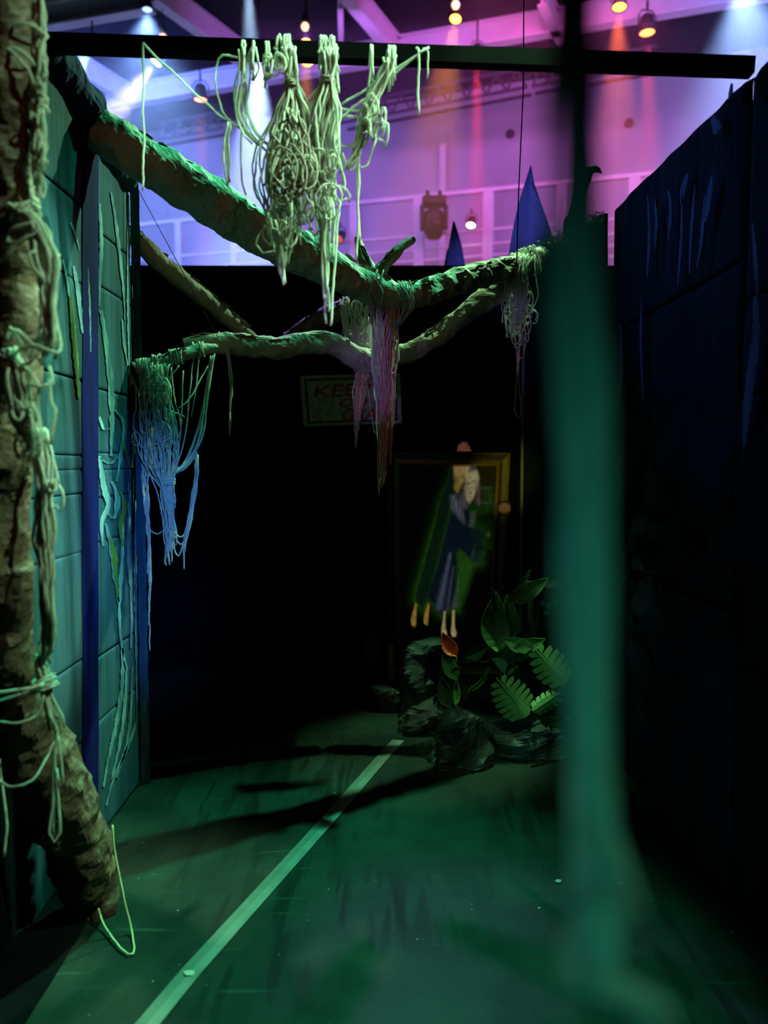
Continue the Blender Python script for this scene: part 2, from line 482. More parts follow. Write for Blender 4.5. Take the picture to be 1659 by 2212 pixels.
# ================================================================== STRUCTURE
def floor_material():
    m = bpy.data.materials.new('scuffed_stage_floor'); m.use_nodes = True
    nt = m.node_tree; b = nt.nodes['Principled BSDF']; N = nt.nodes.new; Lk = nt.links.new
    tc = N('ShaderNodeTexCoord')
    def nz(scale, detail, stretch=(1, 1, 1), dist=0.0, rot=0.0):
        mp = N('ShaderNodeMapping'); mp.inputs['Scale'].default_value = stretch; mp.inputs['Rotation'].default_value = (0, 0, rot)
        Lk(tc.outputs['Object'], mp.inputs[0])
        n = N('ShaderNodeTexNoise'); n.inputs['Scale'].default_value = scale; n.inputs['Detail'].default_value = detail
        n.inputs['Distortion'].default_value = dist
        Lk(mp.outputs[0], n.inputs['Vector']); return n.outputs['Fac']
    def band(fac, width):
        s = N('ShaderNodeMath'); s.operation = 'SUBTRACT'; Lk(fac, s.inputs[0]); s.inputs[1].default_value = 0.5
        a = N('ShaderNodeMath'); a.operation = 'ABSOLUTE'; Lk(s.outputs[0], a.inputs[0])
        r = N('ShaderNodeMapRange'); Lk(a.outputs[0], r.inputs[0]); r.inputs[1].default_value = 0; r.inputs[2].default_value = width
        r.inputs[3].default_value = 1; r.inputs[4].default_value = 0; return r.outputs[0]
    def mul(a, b2):
        k = N('ShaderNodeMath'); k.operation = 'MULTIPLY'; Lk(a, k.inputs[0])
        if isinstance(b2, float): k.inputs[1].default_value = b2
        else: Lk(b2, k.inputs[1])
        return k.outputs[0]
    def mix(f, c1, c2):
        x = N('ShaderNodeMix'); x.data_type = 'RGBA'; Lk(f, x.inputs['Factor'])
        if isinstance(c1, tuple): x.inputs['A'].default_value = (*c1, 1)
        else: Lk(c1, x.inputs['A'])
        x.inputs['B'].default_value = (*c2, 1); return x.outputs['Result']
    def high(fac, a, b2):
        r = N('ShaderNodeMapRange'); Lk(fac, r.inputs[0]); r.inputs[1].default_value = a; r.inputs[2].default_value = b2; return r.outputs[0]
    base = N('ShaderNodeValToRGB'); Lk(nz(3.4, 9), base.inputs[0])
    base.color_ramp.elements[0].position = 0.34; base.color_ramp.elements[0].color = (0.004, 0.008, 0.0065, 1)
    base.color_ramp.elements[1].position = 0.66; base.color_ramp.elements[1].color = (0.015, 0.026, 0.020, 1)
    patch = high(nz(1.3, 3), 0.42, 0.60)
    c = base.outputs[0]
    for rot, sc in ((0.3, 1.0), (-0.5, 1.3), (0.9, 1.1), (1.5, 0.9), (-1.0, 1.5)):
        c = mix(mul(mul(high(nz(sc, 2, (13, 1.3, 1), 0.25, rot), 0.615, 0.66), patch), 0.8), c, (0.002, 0.0035, 0.003))
    for rot, sc in ((0.15, 1.0), (-0.25, 1.4), (0.6, 1.2)):
        c = mix(mul(high(nz(sc, 3, (2.6, 34, 1), 0.5, rot), 0.68, 0.76), 0.35), c, (0.05, 0.07, 0.06))
    sp = nz(55, 1); sr = N('ShaderNodeMapRange'); Lk(sp, sr.inputs[0]); sr.inputs[1].default_value = 0.80; sr.inputs[2].default_value = 0.84
    c = mix(sr.outputs[0], c, (0.30, 0.32, 0.28))
    Lk(c, b.inputs['Base Color']); b.inputs['Roughness'].default_value = 0.62; b.inputs['Specular IOR Level'].default_value = 0.15
    bp = N('ShaderNodeBump'); bp.inputs['Strength'].default_value = 0.15; bp.inputs['Distance'].default_value = 0.01
    Lk(nz(70, 4), bp.inputs['Height']); Lk(bp.outputs[0], b.inputs['Normal'])
    return m


struct(mk('floor', *box(-11, 11, -4, 19, -0.12, 0.0), floor_material()), 'dark scuffed stage floor')

# far black flat
fw = struct(mk('wall_far', *box(-3.4, 3.2, 5.15, 5.20, 0.0, 2.60), m_flat), 'black painted flat closing off the far end')
for i, xx in enumerate((-2.2, -1.0, 0.2, 1.4)):
    mk('flat_panel', *box(xx + 0.004, xx + 1.196, 5.136, 5.15, 0.0, 2.60), m_flat, fw)

# left cardboard wall ------------------------------------------------
XL = -1.03
wl = struct(mk('wall_left', *box(XL - 0.07, XL - 0.022, -1.6, 3.27, 0.0, 2.45), m_flat), 'cardboard wall in painted teal on a black flat, left side')


def zl(Y):  # top of the left wall
    return 2.60 - (Y - 2.41) * 0.10


rL = random.Random(5)
cuts = [0.0, 0.40, 0.68, 1.05, 1.245, 1.325, 1.375, 1.63, 1.96, 2.22, None]


def card_panel(y0, y1, z0, z1, mat, seed, skew0=0.0, skew1=0.0, ragged=False):
    rr = random.Random(seed); nu, nv = 10, 40; g = 0.0012; tilt = rr.uniform(-1, 1)
    def fn(u, v):
        zz0 = z0 + g + (skew0 * (u - 0.5)); zz1 = (z1 - g + skew1 * (u - 0.5)) if z1 is not None else None
        Y = y0 + (y1 - y0) * u
        if ragged: Y = Y + (1 - u) * 0.02 * noise.noise(Vector((v * 9, z0 * 7, 3)))
        zt = zz1 if zz1 is not None else zl(Y)
        z = zz0 + (zt - zz0) * v
        e = min(v, 1 - v) * ((zt - zz0)); ed = 0.0045 * math.exp(-e * 300)
        x = XL + 0.0012 * noise.noise(Vector((Y * 2.2, z * 2.2, seed))) + 0.0024 * (v - 0.5) * tilt - ed
        return (x, Y, z)
    o = mk('cardboard_panel', *grid(fn, nu, nv), mat, wl, True)
    solid(o, 0.008, 0.0)
    return o


for i in range(len(cuts) - 1):
    z0, z1 = cuts[i], cuts[i + 1]
    y0 = 2.20 + max(0.0, 0.0)
    # the near column ends in a torn slanting edge
    ya = 1.9 if z0 > 0.9 else 2.16
    if z0 < 0.41: ya = 2.24
    card_panel(ya, 2.775, z0, z1, m_card, 10 + i, 0.01 * rL.uniform(-1, 1), 0.01 * rL.uniform(-1, 1), True)
    jz = [0, 0.02, -0.03, 0.015, -0.02, 0.0, 0.01, -0.015, 0.03, -0.04, 0][i]; jz1 = [0, 0.02, -0.03, 0.015, -0.02, 0.0, 0.01, -0.015, 0.03, -0.04, 0][i + 1]
    card_panel(2.783, 3.27, z0 + jz, (z1 + jz1) if z1 is not None else None, m_cardb, 40 + i, 0.0, 0.0)
# corrugated end of the wall, facing the camera side at its far edge
def endfn(u, v):
    z = zl(3.28) * v
    return (XL + 0.012 + u * 0.030 + 0.004 * noise.noise(Vector((z * 14, u * 3, 2))), 3.268 + 0.018 * u + 0.006 * noise.noise(Vector((z * 9, u * 4, 9))), z)
solid(mk('torn_edge', *grid(endfn, 3, 90), m_cardb, wl), 0.006)


def wall_poly(px_pts, mat, name, push=0.006):
    """brush mark or shadow strip on the left wall from left and right outlines in pixels"""
    V = []; F = []
    for (xa, xb, y) in px_pts:
        for x in (xa, xb):
            p = atx(x, y, XL + 0.004); p.x = XL + (0.0066 if mat is m_strip else 0.0074 if mat is m_streak else 0.0082); V.append(p)
    n = len(px_pts)
    F = [(2 * i, 2 * i + 1, 2 * i + 3, 2 * i + 2) for i in range(n - 1)]
    o = mk(name, V, F, mat, wl); solid(o, 0.0006)
    return o


def streak(pts, w, mat, name='paint_streak', seed=1):
    rr = random.Random(seed)
    P = [Vector((x, y, 0)) for x, y in pts]
    P = catmull(P, 5.0); n = len(P)
    rows = []
    for i, p in enumerate(P):
        t = i / max(1, n - 1); ww = w * (0.55 + 0.6 * math.sin(PI * min(1, t * 1.05 + 0.03))) * (0.8 + 0.4 * noise.noise(Vector((p.y * 0.05, seed, 0)))) ; p = p + Vector((1.2 * noise.noise(Vector((p.y * 0.08, seed, 5))), 0, 0)); ww *= 0.85 + 0.3 * rr.random()
        rows.append((p.x - ww / 2, p.x + ww / 2, p.y))
    wall_poly(rows, mat, name)


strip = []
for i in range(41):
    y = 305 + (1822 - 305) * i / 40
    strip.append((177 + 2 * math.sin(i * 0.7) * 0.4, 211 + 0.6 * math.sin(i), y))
so = wall_poly(strip, m_strip, 'shadow_strip'); so['label'] = 'dark indigo strip painted for a shadow band on the wall'  # dark strip laid on the panels in place of a cast shadow
ST = [
    ([(238, 415), (247, 470), (258, 560), (266, 640), (268, 690)], 7), ([(213, 440), (217, 520), (214, 600), (213, 660)], 9),
    ([(216, 670), (227, 740), (236, 820), (240, 900), (238, 985)], 13), ([(262, 690), (266, 740), (274, 790)], 6),
    ([(276, 420), (276, 520), (275, 640), (277, 760), (279, 840)], 7), ([(284, 430), (286, 600), (288, 760), (288, 900)], 5),
    ([(213, 900), (222, 928), (234, 925)], 8), ([(246, 885), (262, 905), (266, 930), (258, 990), (250, 1040)], 9),
    ([(150, 480), (160, 505), (170, 540)], 5), ([(157, 575), (165, 620), (172, 680), (176, 720)], 10),
    ([(133, 560), (142, 600), (150, 660), (152, 720)], 5), ([(213, 985), (222, 1050), (232, 1090), (218, 1130), (222, 1180)], 14),
    ([(240, 1040), (252, 1075), (245, 1120), (233, 1110)], 12), ([(226, 1130), (238, 1180), (248, 1250), (254, 1300)], 12),
    ([(264, 1090), (262, 1200), (256, 1320), (262, 1400), (272, 1440)], 8), ([(280, 1060), (276, 1180), (283, 1300), (281, 1400)], 9),
    ([(292, 1080), (291, 1250), (293, 1400), (294, 1560)], 6), ([(262, 1400), (262, 1480), (250, 1560), (232, 1640), (222, 1700)], 9),
    ([(272, 1440), (268, 1520), (258, 1600), (238, 1690)], 8), ([(284, 1440), (280, 1540), (272, 1610), (250, 1680)], 7),
    ([(293, 1560), (280, 1600), (262, 1640), (240, 1690), (228, 1740)], 7), ([(188, 580), (192, 660), (194, 760)], 4),
    ([(120, 1960), (135, 1935), (152, 1905)], 6), ([(215, 990), (236, 1002), (252, 985)], 9),
]
for i, (p, w) in enumerate(ST): streak(p, w, m_streak, seed=i)
for i, (p, w) in enumerate([([(290, 830), (287, 900), (288, 960), (283, 1010)], 10), ([(256, 1060), (268, 1090), (258, 1140), (264, 1180)], 12),
                            ([(236, 1160), (246, 1210), (252, 1290)], 12), ([(262, 950), (272, 985), (276, 1010)], 7), ([(150, 640), (160, 760), (168, 860)], 12)]):
    streak(p, w, m_streakg, seed=60 + i)

# right wall ---------------------------------------------------------
XR = 1.06
wr = struct(mk('wall_right', *box(XR + 0.05, XR + 0.11, -1.6, 3.78, 0.0, 2.44), m_flat), 'dark blue cardboard wall on the right side')


def rpanel(y0, y1, z0, z1, seed, amp=0.012, low=0.0):
    def fn(u, v):
        Y = y0 + (y1 - y0) * u; zt = z1 if z1 is not None else 2.475 + (Y - 2.39) * 0.035
        z = z0 + 0.003 + (zt - z0 - 0.006) * v
        e = min(u, 1 - u); e2 = min(v, 1 - v)
        fold = noise.noise(Vector((Y * 7, z * 0.7, seed)))
        cr = noise.turbulence(Vector((Y * 5, z * 5, seed)), 4, False) * low * max(0, 1 - abs(z - 1.0) / 0.9)
        x = XR - amp * fold - cr + 0.012 * math.exp(-e * (y1 - y0) * 160) + 0.008 * math.exp(-e2 * 120)
        return (x, Y, z)
    o = mk('cardboard_panel', *grid(fn, 44, 60), m_right, wr, True); solid(o, 0.006, 1.0)


for z0, z1 in ((0, 0.75), (0.75, 1.545), (1.545, 1.83), (1.83, None)):
    rpanel(0.2, 2.385, z0, z1, 3 + z0, 0.014, 0.05)
for z0, z1 in ((0, 0.9), (0.9, 1.95), (1.95, None)):
    rpanel(2.395, 3.78, z0, z1, 13 + z0, 0.012, 0.09)
rs = random.Random(8)


def rstreak(pts, w):
    P = catmull([Vector((x, y, 0)) for x, y in pts], 12.0); V = []
    for i, p in enumerate(P):
        t = i / (len(P) - 1); ww = w * (0.4 + 0.8 * math.sin(PI * t)) * rs.uniform(0.8, 1.2)
        for x in (p.x - ww / 2, p.x + ww / 2):
            q = atx(x, p.y, XR - 0.02); q.x = XR - 0.030; V.append(q)
    o = mk('brush_mark', V, [(2 * i, 2 * i + 1, 2 * i + 3, 2 * i + 2) for i in range(len(P) - 1)], m_rstreak, wr); solid(o, 0.002)


for p, w in [([(1480, 420), (1478, 520), (1470, 620)], 5), ([(1545, 380), (1538, 430), (1530, 480)], 10), ([(1492, 375), (1483, 405), (1478, 440)], 10),
             ([(1450, 410), (1455, 450), (1450, 520)], 6), ([(1420, 430), (1424, 480), (1420, 540)], 5), ([(1405, 420), (1408, 500), (1404, 600)], 5),
             ([(1548, 250), (1556, 275), (1552, 290)], 20), ([(1530, 420), (1522, 520), (1512, 580)], 6), ([(1508, 400), (1500, 500), (1496, 590)], 5),
             ([(1634, 480), (1640, 560), (1645, 640)], 7), ([(1640, 640), (1642, 720), (1632, 800), (1622, 880), (1615, 965)], 18),
             ([(1345, 700), (1348, 800), (1338, 880)], 5), ([(1392, 640), (1390, 740), (1395, 860)], 4), ([(1588, 180), (1586, 200), (1582, 215)], 8)]:
    rstreak(p, w)
# the return panel at the far end of the right wall
def retfn(u, v):
    X = 0.80 + 0.25 * u; Y = 4.45 - 0.66 * u; zt = 2.46 + 0.05 * u + 0.01 * noise.noise(Vector((u * 9, 0, 0))); z = zt * v
    return (X + 0.012 * noise.noise(Vector((X * 9, z * 1.2, 4))), Y + 0.008 * noise.noise(Vector((X * 20, z * 6, 4))), z)
wret = struct(solid(mk('wall_return', *grid(retfn, 24, 60), m_right, None, True), 0.02, 1.0), 'narrow dark cardboard return at the end of the right wall')

# black crossbeam over the corridor ----------------------------------
pA = atx(88, 93, XL - 0.02); pB = atx(1625, 146, XR + 0.02)
tb = tag(mk('crossbeam', *bar(pA, pB, 0.045, 0.047), m_black), 'long black wooden bar spanning the corridor from wall to wall', 'beam')

# navy cloth roll capping the near part of the left wall
capp = [atx(92, 112, XL), atx(120, 150, XL), atx(150, 190, XL), atx(180, 240, XL), atx(204, 275, XL)]
for p in capp: p.z += 0.02
tag(mk('padded_cloth_roll', *paper_tube(capp, [0.045, 0.062, 0.06, 0.066, 0.05], 22, 0.014, 0.35, 9.0), m_navy), 'dark navy padded cloth roll along the top of the left wall', 'cloth roll')
capp2 = [atx(214, 318, XL), atx(240, 345, XL), atx(268, 382, XL), atx(282, 402, XL)]
tag(mk('folded_cardboard_flap', *paper_tube(capp2, [0.03, 0.045, 0.045, 0.03], 16, 0.014, 0.35, 9.0), m_cardb), 'folded cardboard flap on the far top corner of the left wall', 'cardboard')

# floor tape ---------------------------------------------------------
ta = [atz(x, y, 0) for x, y in ((250, 2300), (415, 2100), (640, 1850), (740, 1738), (832, 1632), (862, 1600))]
tp = thing('floor_tape', 'pale tape line running diagonally over the dark floor', 'tape', ta[3])
def tape(off, w, z, mat, name):
    V = []
    for i, p in enumerate(ta):
        d = (ta[min(i + 1, 5)] - ta[max(0, i - 1)]).normalized(); n = Vector((d.y, -d.x, 0))
        for s in (off - w / 2, off + w / 2):
            V.append(Vector((p.x, p.y, z)) + n * s)
    o = mk(name, V, [(2 * i, 2 * i + 1, 2 * i + 3, 2 * i + 2) for i in range(5)], mat, tp); solid(o, 0.0012, 1)
tape(-0.014, 0.036, 0.0015, m_tape2, 'worn_strip'); tape(0.012, 0.030, 0.003, m_tape, 'fresh_strip')

# black sheet standing in for the floor shadow along the left wall
def shadowfn(u, v):
    Y = 0.9 + 1.62 * v; xe = -0.83 - 0.05 * v + 0.012 * noise.noise(Vector((Y * 3, 1, 1)))
    X = -1.75 + (xe + 1.75) * u if Y < 2.2 else -1.028 + (xe + 1.028) * u
    return (X, Y, 0.006 + 0.012 * max(0, noise.noise(Vector((X * 6, Y * 4, 2)))))
solid(tag(mk('floor_shadow_sheet', *grid(shadowfn, 16, 40), m_flat, None, True), 'black sheet laid for the floor shadow at lower left below the cardboard', 'shadow sheet'), 0.003, 1)

# ================================================================== HALL BEHIND
U = Vector((0.957, -0.29, 0)); Vv = Vector((0.29, 0.957, 0))
HC = Vector((0.0, 13.6, 0))


def hbox(p0, u0, u1, v0, v1, z0, z1):
    """box in the hall's own axes"""
    pts = []
    for z in (z0, z1):
        for a, b in ((u0, v0), (u1, v0), (u1, v1), (u0, v1)):
            q = p0 + U * a + Vv * b; pts.append((q.x, q.y, z))
    return hexa(pts)


hw = struct(mk('wall_hall', *hbox(HC, -11, 9, 0, 0.2, 0, 7.6), m_hallw), 'tall pale wall of the hall behind')
for u0, u1, z0, z1 in ((-9, -4.1, 5.0, 5.95), (-4.0, -0.4, 4.2, 5.9), (-0.3, 1.9, 4.2, 5.9), (2.0, 4.6, 4.2, 5.9), (4.7, 7.5, 4.2, 5.9)):
    mk('wall_panel', *hbox(HC, u0, u1, -0.03, 0, z0, z1), m_hallw, hw)
for uu in (1.02, -5.2):
    mk('wall_conduit', *hbox(HC, uu - 0.05, uu + 0.05, -0.1, -0.03, 3.5, 6.5), m_white, hw)
for uu, zz in ((2.1, 6.55), (3.9, 6.5), (5.0, 6.3)):
    p = HC + U * uu + Vv * (-0.03)
    mk('wall_vent', *lathe((p.x, p.y, zz), [(0.07, 0), (0.07, 0.02), (0.04, 0.025), (0.03, 0.01)], 16, -Vv), m_truss, hw)
struct(mk('ceiling', *box(-12, 10, 5.6, 19, 7.35, 7.5), m_hallc), 'dark hall ceiling')
struct(mk('wall_hall_left', *box(-9.6, -9.4, 5.8, 18, 0, 7.4), m_hallw), 'side wall of the hall')

# ceiling beams, laid out at their height
ZB = 7.1
BE = [((60, 44), (330, -4), 0.16, 'pale steel ceiling beam at the upper left corner'),
      ((230, 216), (1700, -38), 0.17, 'long pale steel ceiling beam crossing behind the black bar'),
      ((330, -26), (540, 130), 0.15, 'pale diagonal ceiling beam left of the bluish white light shaft'),
      ((745, -30), (862, 112), 0.15, 'pink lit diagonal ceiling beam above the right end of the yarn'),
      ((1172, -16), (1214, 70), 0.12, 'short pale ceiling beam behind the blurred yarn'),
      ((100, 96), (280, 205), 0.12, 'faint diagonal ceiling beam above the left wall'),
      ((735, -10), (737, 100), 0.07, 'dull vertical looking ceiling strut in the middle')]
for a, b, w, lab in BE:
    p = atz(a[0], a[1], ZB); q = atz(b[0], b[1], ZB)
    o = thing('ceiling_beam', lab, 'beam', (p + q) / 2, 'steel beams under the hall ceiling')
    mk('web', *bar(p, q, w * 0.35, 0.26), m_white, o)
    mk('lower_flange', *bar(p - Vector((0, 0, 0.14)), q - Vector((0, 0, 0.14)), w, 0.03), m_white, o)
    mk('upper_flange', *bar(p + Vector((0, 0, 0.14)), q + Vector((0, 0, 0.14)), w, 0.03), m_white, o)

# lighting trusses
def truss(a, b, z, h, n, lab, sc=1.0):
    p = atz(a[0], a[1], z); q = atz(b[0], b[1], z)
    o = thing('lighting_truss', lab, 'truss', (p + q) / 2, 'lighting trusses below the ceiling')
    up = Vector((0, 0, h)); d = (q - p).normalized(); s = Vector((-d.y, d.x, 0)) * h
    for k, off in enumerate((Vector((0, 0, 0)), up, s, s + up)):
        mk('chord', *tube([p + off, q + off], 0.025 * sc, 8), m_truss, o)
    ms = []
    for i in range(n):
        A = p.lerp(q, i / n); B = p.lerp(q, (i + 0.5) / n); D = p.lerp(q, (i + 1) / n)
        mk('brace', *tube([A, B + up], 0.016 * sc, 6), m_truss, o); mk('brace', *tube([B + up, D], 0.016 * sc, 6), m_truss, o)
        if i % 2 == 0: mk('brace', *tube([A + up, B + up + s], 0.014 * sc, 6), m_truss, o)
truss((735, 266), (1138, 188), 6.55, 0.26, 10, 'dark lighting truss below the ceiling behind the tangled yarn')
truss((1150, 186), (1420, 140), 6.55, 0.24, 7, 'dark lighting truss behind the blurred yarn, under the black bar')
truss((340, 302), (480, 276), 6.45, 0.24, 4, 'faint small lighting truss seen through blue haze at left')

# balcony railing
RC = Vector((0.52, 12.0, 0))
def rail_at(px):
    d = ray(px, 450); t = (RC - CAMP).dot(Vv) / d.dot(Vv); return CAMP + d * t
u_of = lambda px: (rail_at(px) - RC).dot(U)
ra = thing('balcony_railing', 'white steel balcony railing with wide posts across the hall', 'railing', (RC.x, RC.y, 4.1))
for zz, th in ((5.26, 0.07), (4.70, 0.05), (4.50, 0.045), (4.34, 0.045), (4.20, 0.045)):
    a = RC + U * u_of(250); b = RC + U * u_of(1520)
    mk('rail', *bar((a.x, a.y, zz), (b.x, b.y, zz), th, th * 0.8), m_white, ra)
for px, w in ((385, 0.10), (505, 0.10), (640, 0.1), (765, 0.13), (905, 0.15), (1055, 0.15), (1215, 0.15), (1370, 0.15)):
    mk('post', *hbox(RC + U * u_of(px), -w / 2, w / 2, -0.03, 0.05, 4.0, 5.26), m_white, ra)
struct(mk('floor_balcony', *hbox(RC, -9, 6, -0.05, 1.8, 3.72, 4.02), m_hallw), 'balcony slab of the hall')


# stage lamps ---------------------------------------------------------
def par_can(name, label, c, aim, size, lens_col, strength, beam=None, group='stage lamps in the hall'):
    """can, rim, lens, yoke, clamp; beam = (colour, watts, degrees, blend)"""
    c = Vector(c); ax = (Vector(aim) - c).normalized()
    o = thing(name, label, 'stage lamp', c, group)
    s = size
    mk('can', *lathe(c, [(s * 0.25, -s * 1.1), (s * 0.42, -s * 0.95), (s * 0.5, -s * 0.4), (s * 0.5, 0.02 * s)], 20, ax), m_blackm, o, True)
    mk('rim', *lathe(c, [(s * 0.5, -0.03 * s), (s * 0.56, -0.02 * s), (s * 0.56, 0.08 * s), (s * 0.47, 0.08 * s), (s * 0.47, 0.0)], 20, ax), m_blackm, o)
    mk('lens', *lathe(c, [(s * 0.47, 0.02 * s), (s * 0.3, 0.045 * s), (0.0, 0.055 * s)], 20, ax), EM('lens_glow', lens_col, strength), o)
    side = ax.cross(Vector((0, 0, 1)))
    side = side.normalized() if side.length > 0.05 else Vector((1, 0, 0))
    up = Vector((0, 0, 1)); m = c - ax * s * 0.4
    P = [m + side * s * 0.62, m + side * s * 0.62 + up * s * 0.6, m + side * s * 0.35 + up * s * 0.95, m - side * s * 0.35 + up * s * 0.95, m - side * s * 0.62 + up * s * 0.6, m - side * s * 0.62]
    mk('yoke', *tube(P, s * 0.05, 6), m_blackm, o)
    mk('clamp', *tube([m + up * s * 0.95, m + up * s * 1.45], s * 0.08, 8), m_blackm, o)
    if c.z > 6.0: mk('hanging_rod', *tube([m + up * s * 1.4, Vector((m.x, m.y, 7.352))], 0.012, 6), m_blackm, o)
    if beam:
        spot('beam_light', c + ax * s * 0.12, aim, beam[0], beam[1], beam[2], beam[3], s * 0.35, o)
    return o


def down(px, py, z):
    p = atz(px, py, z); return p


LZ = 6.6
def lampat(px, py, z=LZ): return atz(px, py, z)
p = lampat(338, 133); par_can('par_lamp', 'bright white lamp throwing a violet white shaft down left', p, p + Vector((-1.9, -0.9, -3.0)), 0.150, (0.95, 0.85, 1.0), 30.0, ((0.66, 0.56, 1.0), 19519, 22, 0.6))
p = lampat(433, 214, 6.3); par_can('par_lamp', 'red lamp with short red beam above the thick branch', p, p + Vector((0, 0, -3)), 0.177, (1.0, 0.20, 0.12), 8.0, ((1.0, 0.10, 0.12), 8407, 9, 0.5))
p = lampat(984, 40); par_can('par_lamp', 'orange lamp right of the pink diagonal beam', p, p + Vector((-0.5, -1.2, -3)), 0.136, (1.0, 0.45, 0.03), 16.0, ((1.0, 0.30, 0.02), 4624, 26, 0.8))
p = lampat(661, 87); par_can('par_lamp', 'small orange lamp just above the yarn on the black bar', p, p + Vector((0, -0.3, -3)), 0.109, (1.0, 0.32, 0.05), 10.0, ((1.0, 0.28, 0.03), 5204, 18, 0.6))
p = lampat(664, 131, 6.5); par_can('par_lamp', 'orange lamp glowing between yarn strands under the bar', p, p + Vector((0.2, -1.4, -2)), 0.163, (1.0, 0.42, 0.06), 7.0, None)
p = lampat(1398, 69); par_can('par_lamp', 'red orange lamp right of the blurred yarn', p, p + Vector((0.05, -0.2, -3)), 0.190, (1.0, 0.17, 0.03), 9.0, ((1.0, 0.06, 0.05), 12012, 12, 0.6))
p = lampat(1338, 14); par_can('par_lamp', 'amber lamp at the top edge right of the blurred yarn', p, p + Vector((-0.2, -0.5, -3)), 0.163, (1.0, 0.42, 0.03), 8.0, ((1.0, 0.14, 0.04), 6405, 26, 0.6))
p = lampat(1031, 120, 6.6); par_can('par_lamp', 'red lamp hidden behind the black bar with narrow beam', p, p + Vector((0, 0, -3)), 0.136, (1.0, 0.05, 0.04), 6.0, ((1.0, 0.03, 0.03), 18018, 9, 0.4))
p = lampat(536, -40, 6.9); par_can('par_lamp', 'bluish white lamp above the frame with a tall shaft of light', p, p + Vector((0.15, -0.2, -4)), 0.150, (0.7, 0.85, 1.0), 8.0, ((0.42, 0.66, 1.0), 14864, 15, 0.7))
p = lampat(560, 122, 6.6); par_can('par_lamp', 'blue lamp behind the bar lighting haze left of the yarn', p, p + Vector((-0.1, -0.5, -4)), 0.136, (0.4, 0.6, 1.0), 5.0, ((0.36, 0.52, 1.0), 32032, 34, 0.9))
p = lampat(196, 104, 6.6); par_can('par_lamp', 'yellow green lamp behind the left end of the bar', p, p + Vector((-1.0, -1.3, -3.2)), 0.136, (0.55, 1.0, 0.1), 6.0, ((0.40, 0.95, 0.08), 16916, 20, 0.6))
p = lampat(1600, -60, 6.9); par_can('par_lamp', 'blue lamp above the frame over the right wall', p, p + Vector((0.0, -0.9, -3.5)), 0.136, (0.4, 0.6, 1.0), 5.0, ((0.30, 0.48, 1.0), 10650, 60, 0.9))
p = lampat(318, 20, 6.8); par_can('par_lamp', 'added blue lamp tinting the haze near the top edge left of the bluish white shaft', p, p + Vector((0.1, -0.3, -3)), 0.12, (0.3, 0.5, 1.0), 3, ((0.22, 0.42, 1.0), 6000, 80, 1.0))  # lamp added to fill the upper left haze with blue
for px, py, lab in ((984, 10, 'tiny bulb above the orange lamp'), (659, 57, 'tiny bulb above the small orange lamp'), (352, 81, 'tiny bulb over the bar near the bright white lamp')):
    p = lampat(px, py)
    o = thing('small_bulb', lab, 'bulb', p, 'small bulbs under the ceiling')
    mk('socket', *lathe(p, [(0.03, 0.14), (0.045, 0.1), (0.05, 0.05), (0.03, 0.03)], 10), m_blackm, o)
    mk('cord', *tube([p + Vector((0, 0, 0.13)), Vector((p.x, p.y, 7.352))], 0.006, 5), m_blackm, o)
    mk('glass', *lathe(p, [(0.03, 0.04), (0.05, 0.0), (0.035, -0.04), (0.0, -0.05)], 10), EM('bulb_glow', (1, 0.6, 0.35), 2.0), o)

# lamps clamped on the railing
def rpt(px, py, dv=-0.18):
    return onplane(px, py, RC + Vv * dv, Vv)
p = rpt(1017, 486); par_can('rail_lamp', 'small lamp with pale cyan lens hanging from the balcony rail', p, p + Vector((-0.25, -0.6, -1.3)), 0.13, (0.75, 1.0, 0.95), 12, ((0.65, 1.0, 0.95), 160, 16, 0.5))
p = rpt(732, 516); par_can('rail_lamp', 'dark rail lamp with dull red lens behind yarn strands', p, p + Vector((-0.4, -0.8, -0.9)), 0.15, (0.6, 0.12, 0.10), 0.9, None)
c = rpt(937, 472)
mh = thing('moving_head_lamp', 'large dark moving head lamp hanging from the balcony rail', 'stage lamp', c, 'stage lamps in the hall')
mk('base_box', *bevbox(c.x - 0.17, c.x + 0.17, c.y - 0.12, c.y + 0.12, c.z + 0.17, c.z + 0.30, 0.02), m_blackm, mh)
for s in (-1, 1):
    mk('yoke_arm', *bevbox(c.x + s * 0.17 - 0.03, c.x + s * 0.17 + 0.03, c.y - 0.08, c.y + 0.08, c.z - 0.16, c.z + 0.18, 0.015), m_blackm, mh)
    mk('clamp', *tube([(c.x + s * 0.09, c.y, c.z + 0.29), (c.x + s * 0.09, c.y + 0.06, c.z + 0.40)], 0.03, 8), m_blackm, mh)
hd = mk('head', *lathe(c + Vector((0, 0, -0.02)), [(0.06, 0.16), (0.13, 0.12), (0.145, 0.0), (0.14, -0.16), (0.10, -0.26), (0.07, -0.27)], 18), m_blackm, mh, True)
mk('lens', *lathe(c + Vector((0.03, -0.11, -0.1)), [(0.05, 0), (0.04, 0.02), (0.0, 0.03)], 14, (0.2, -1, -0.4)), m_cone, mh)

# haze of the hall (thin stage fog, lit by the lamps above)
hz = bpy.data.materials.new('stage_haze'); hz.use_nodes = True
nt = hz.node_tree; nt.nodes.clear()
out = nt.nodes.new('ShaderNodeOutputMaterial'); vs = nt.nodes.new('ShaderNodeVolumeScatter')
vs.inputs['Color'].default_value = (1, 1, 1, 1); vs.inputs['Density'].default_value = 0.02; vs.inputs['Anisotropy'].default_value = 0.0
nt.links.new(vs.outputs[0], out.inputs['Volume'])
hzo = mk('hall_haze', *hbox(HC, -7.6, 8.4, -5.6, -0.12, 2.2, 7.3), hz)
hzo['kind'] = 'stuff'; hzo['label'] = 'thin stage haze filling the hall'; hzo['category'] = 'haze'

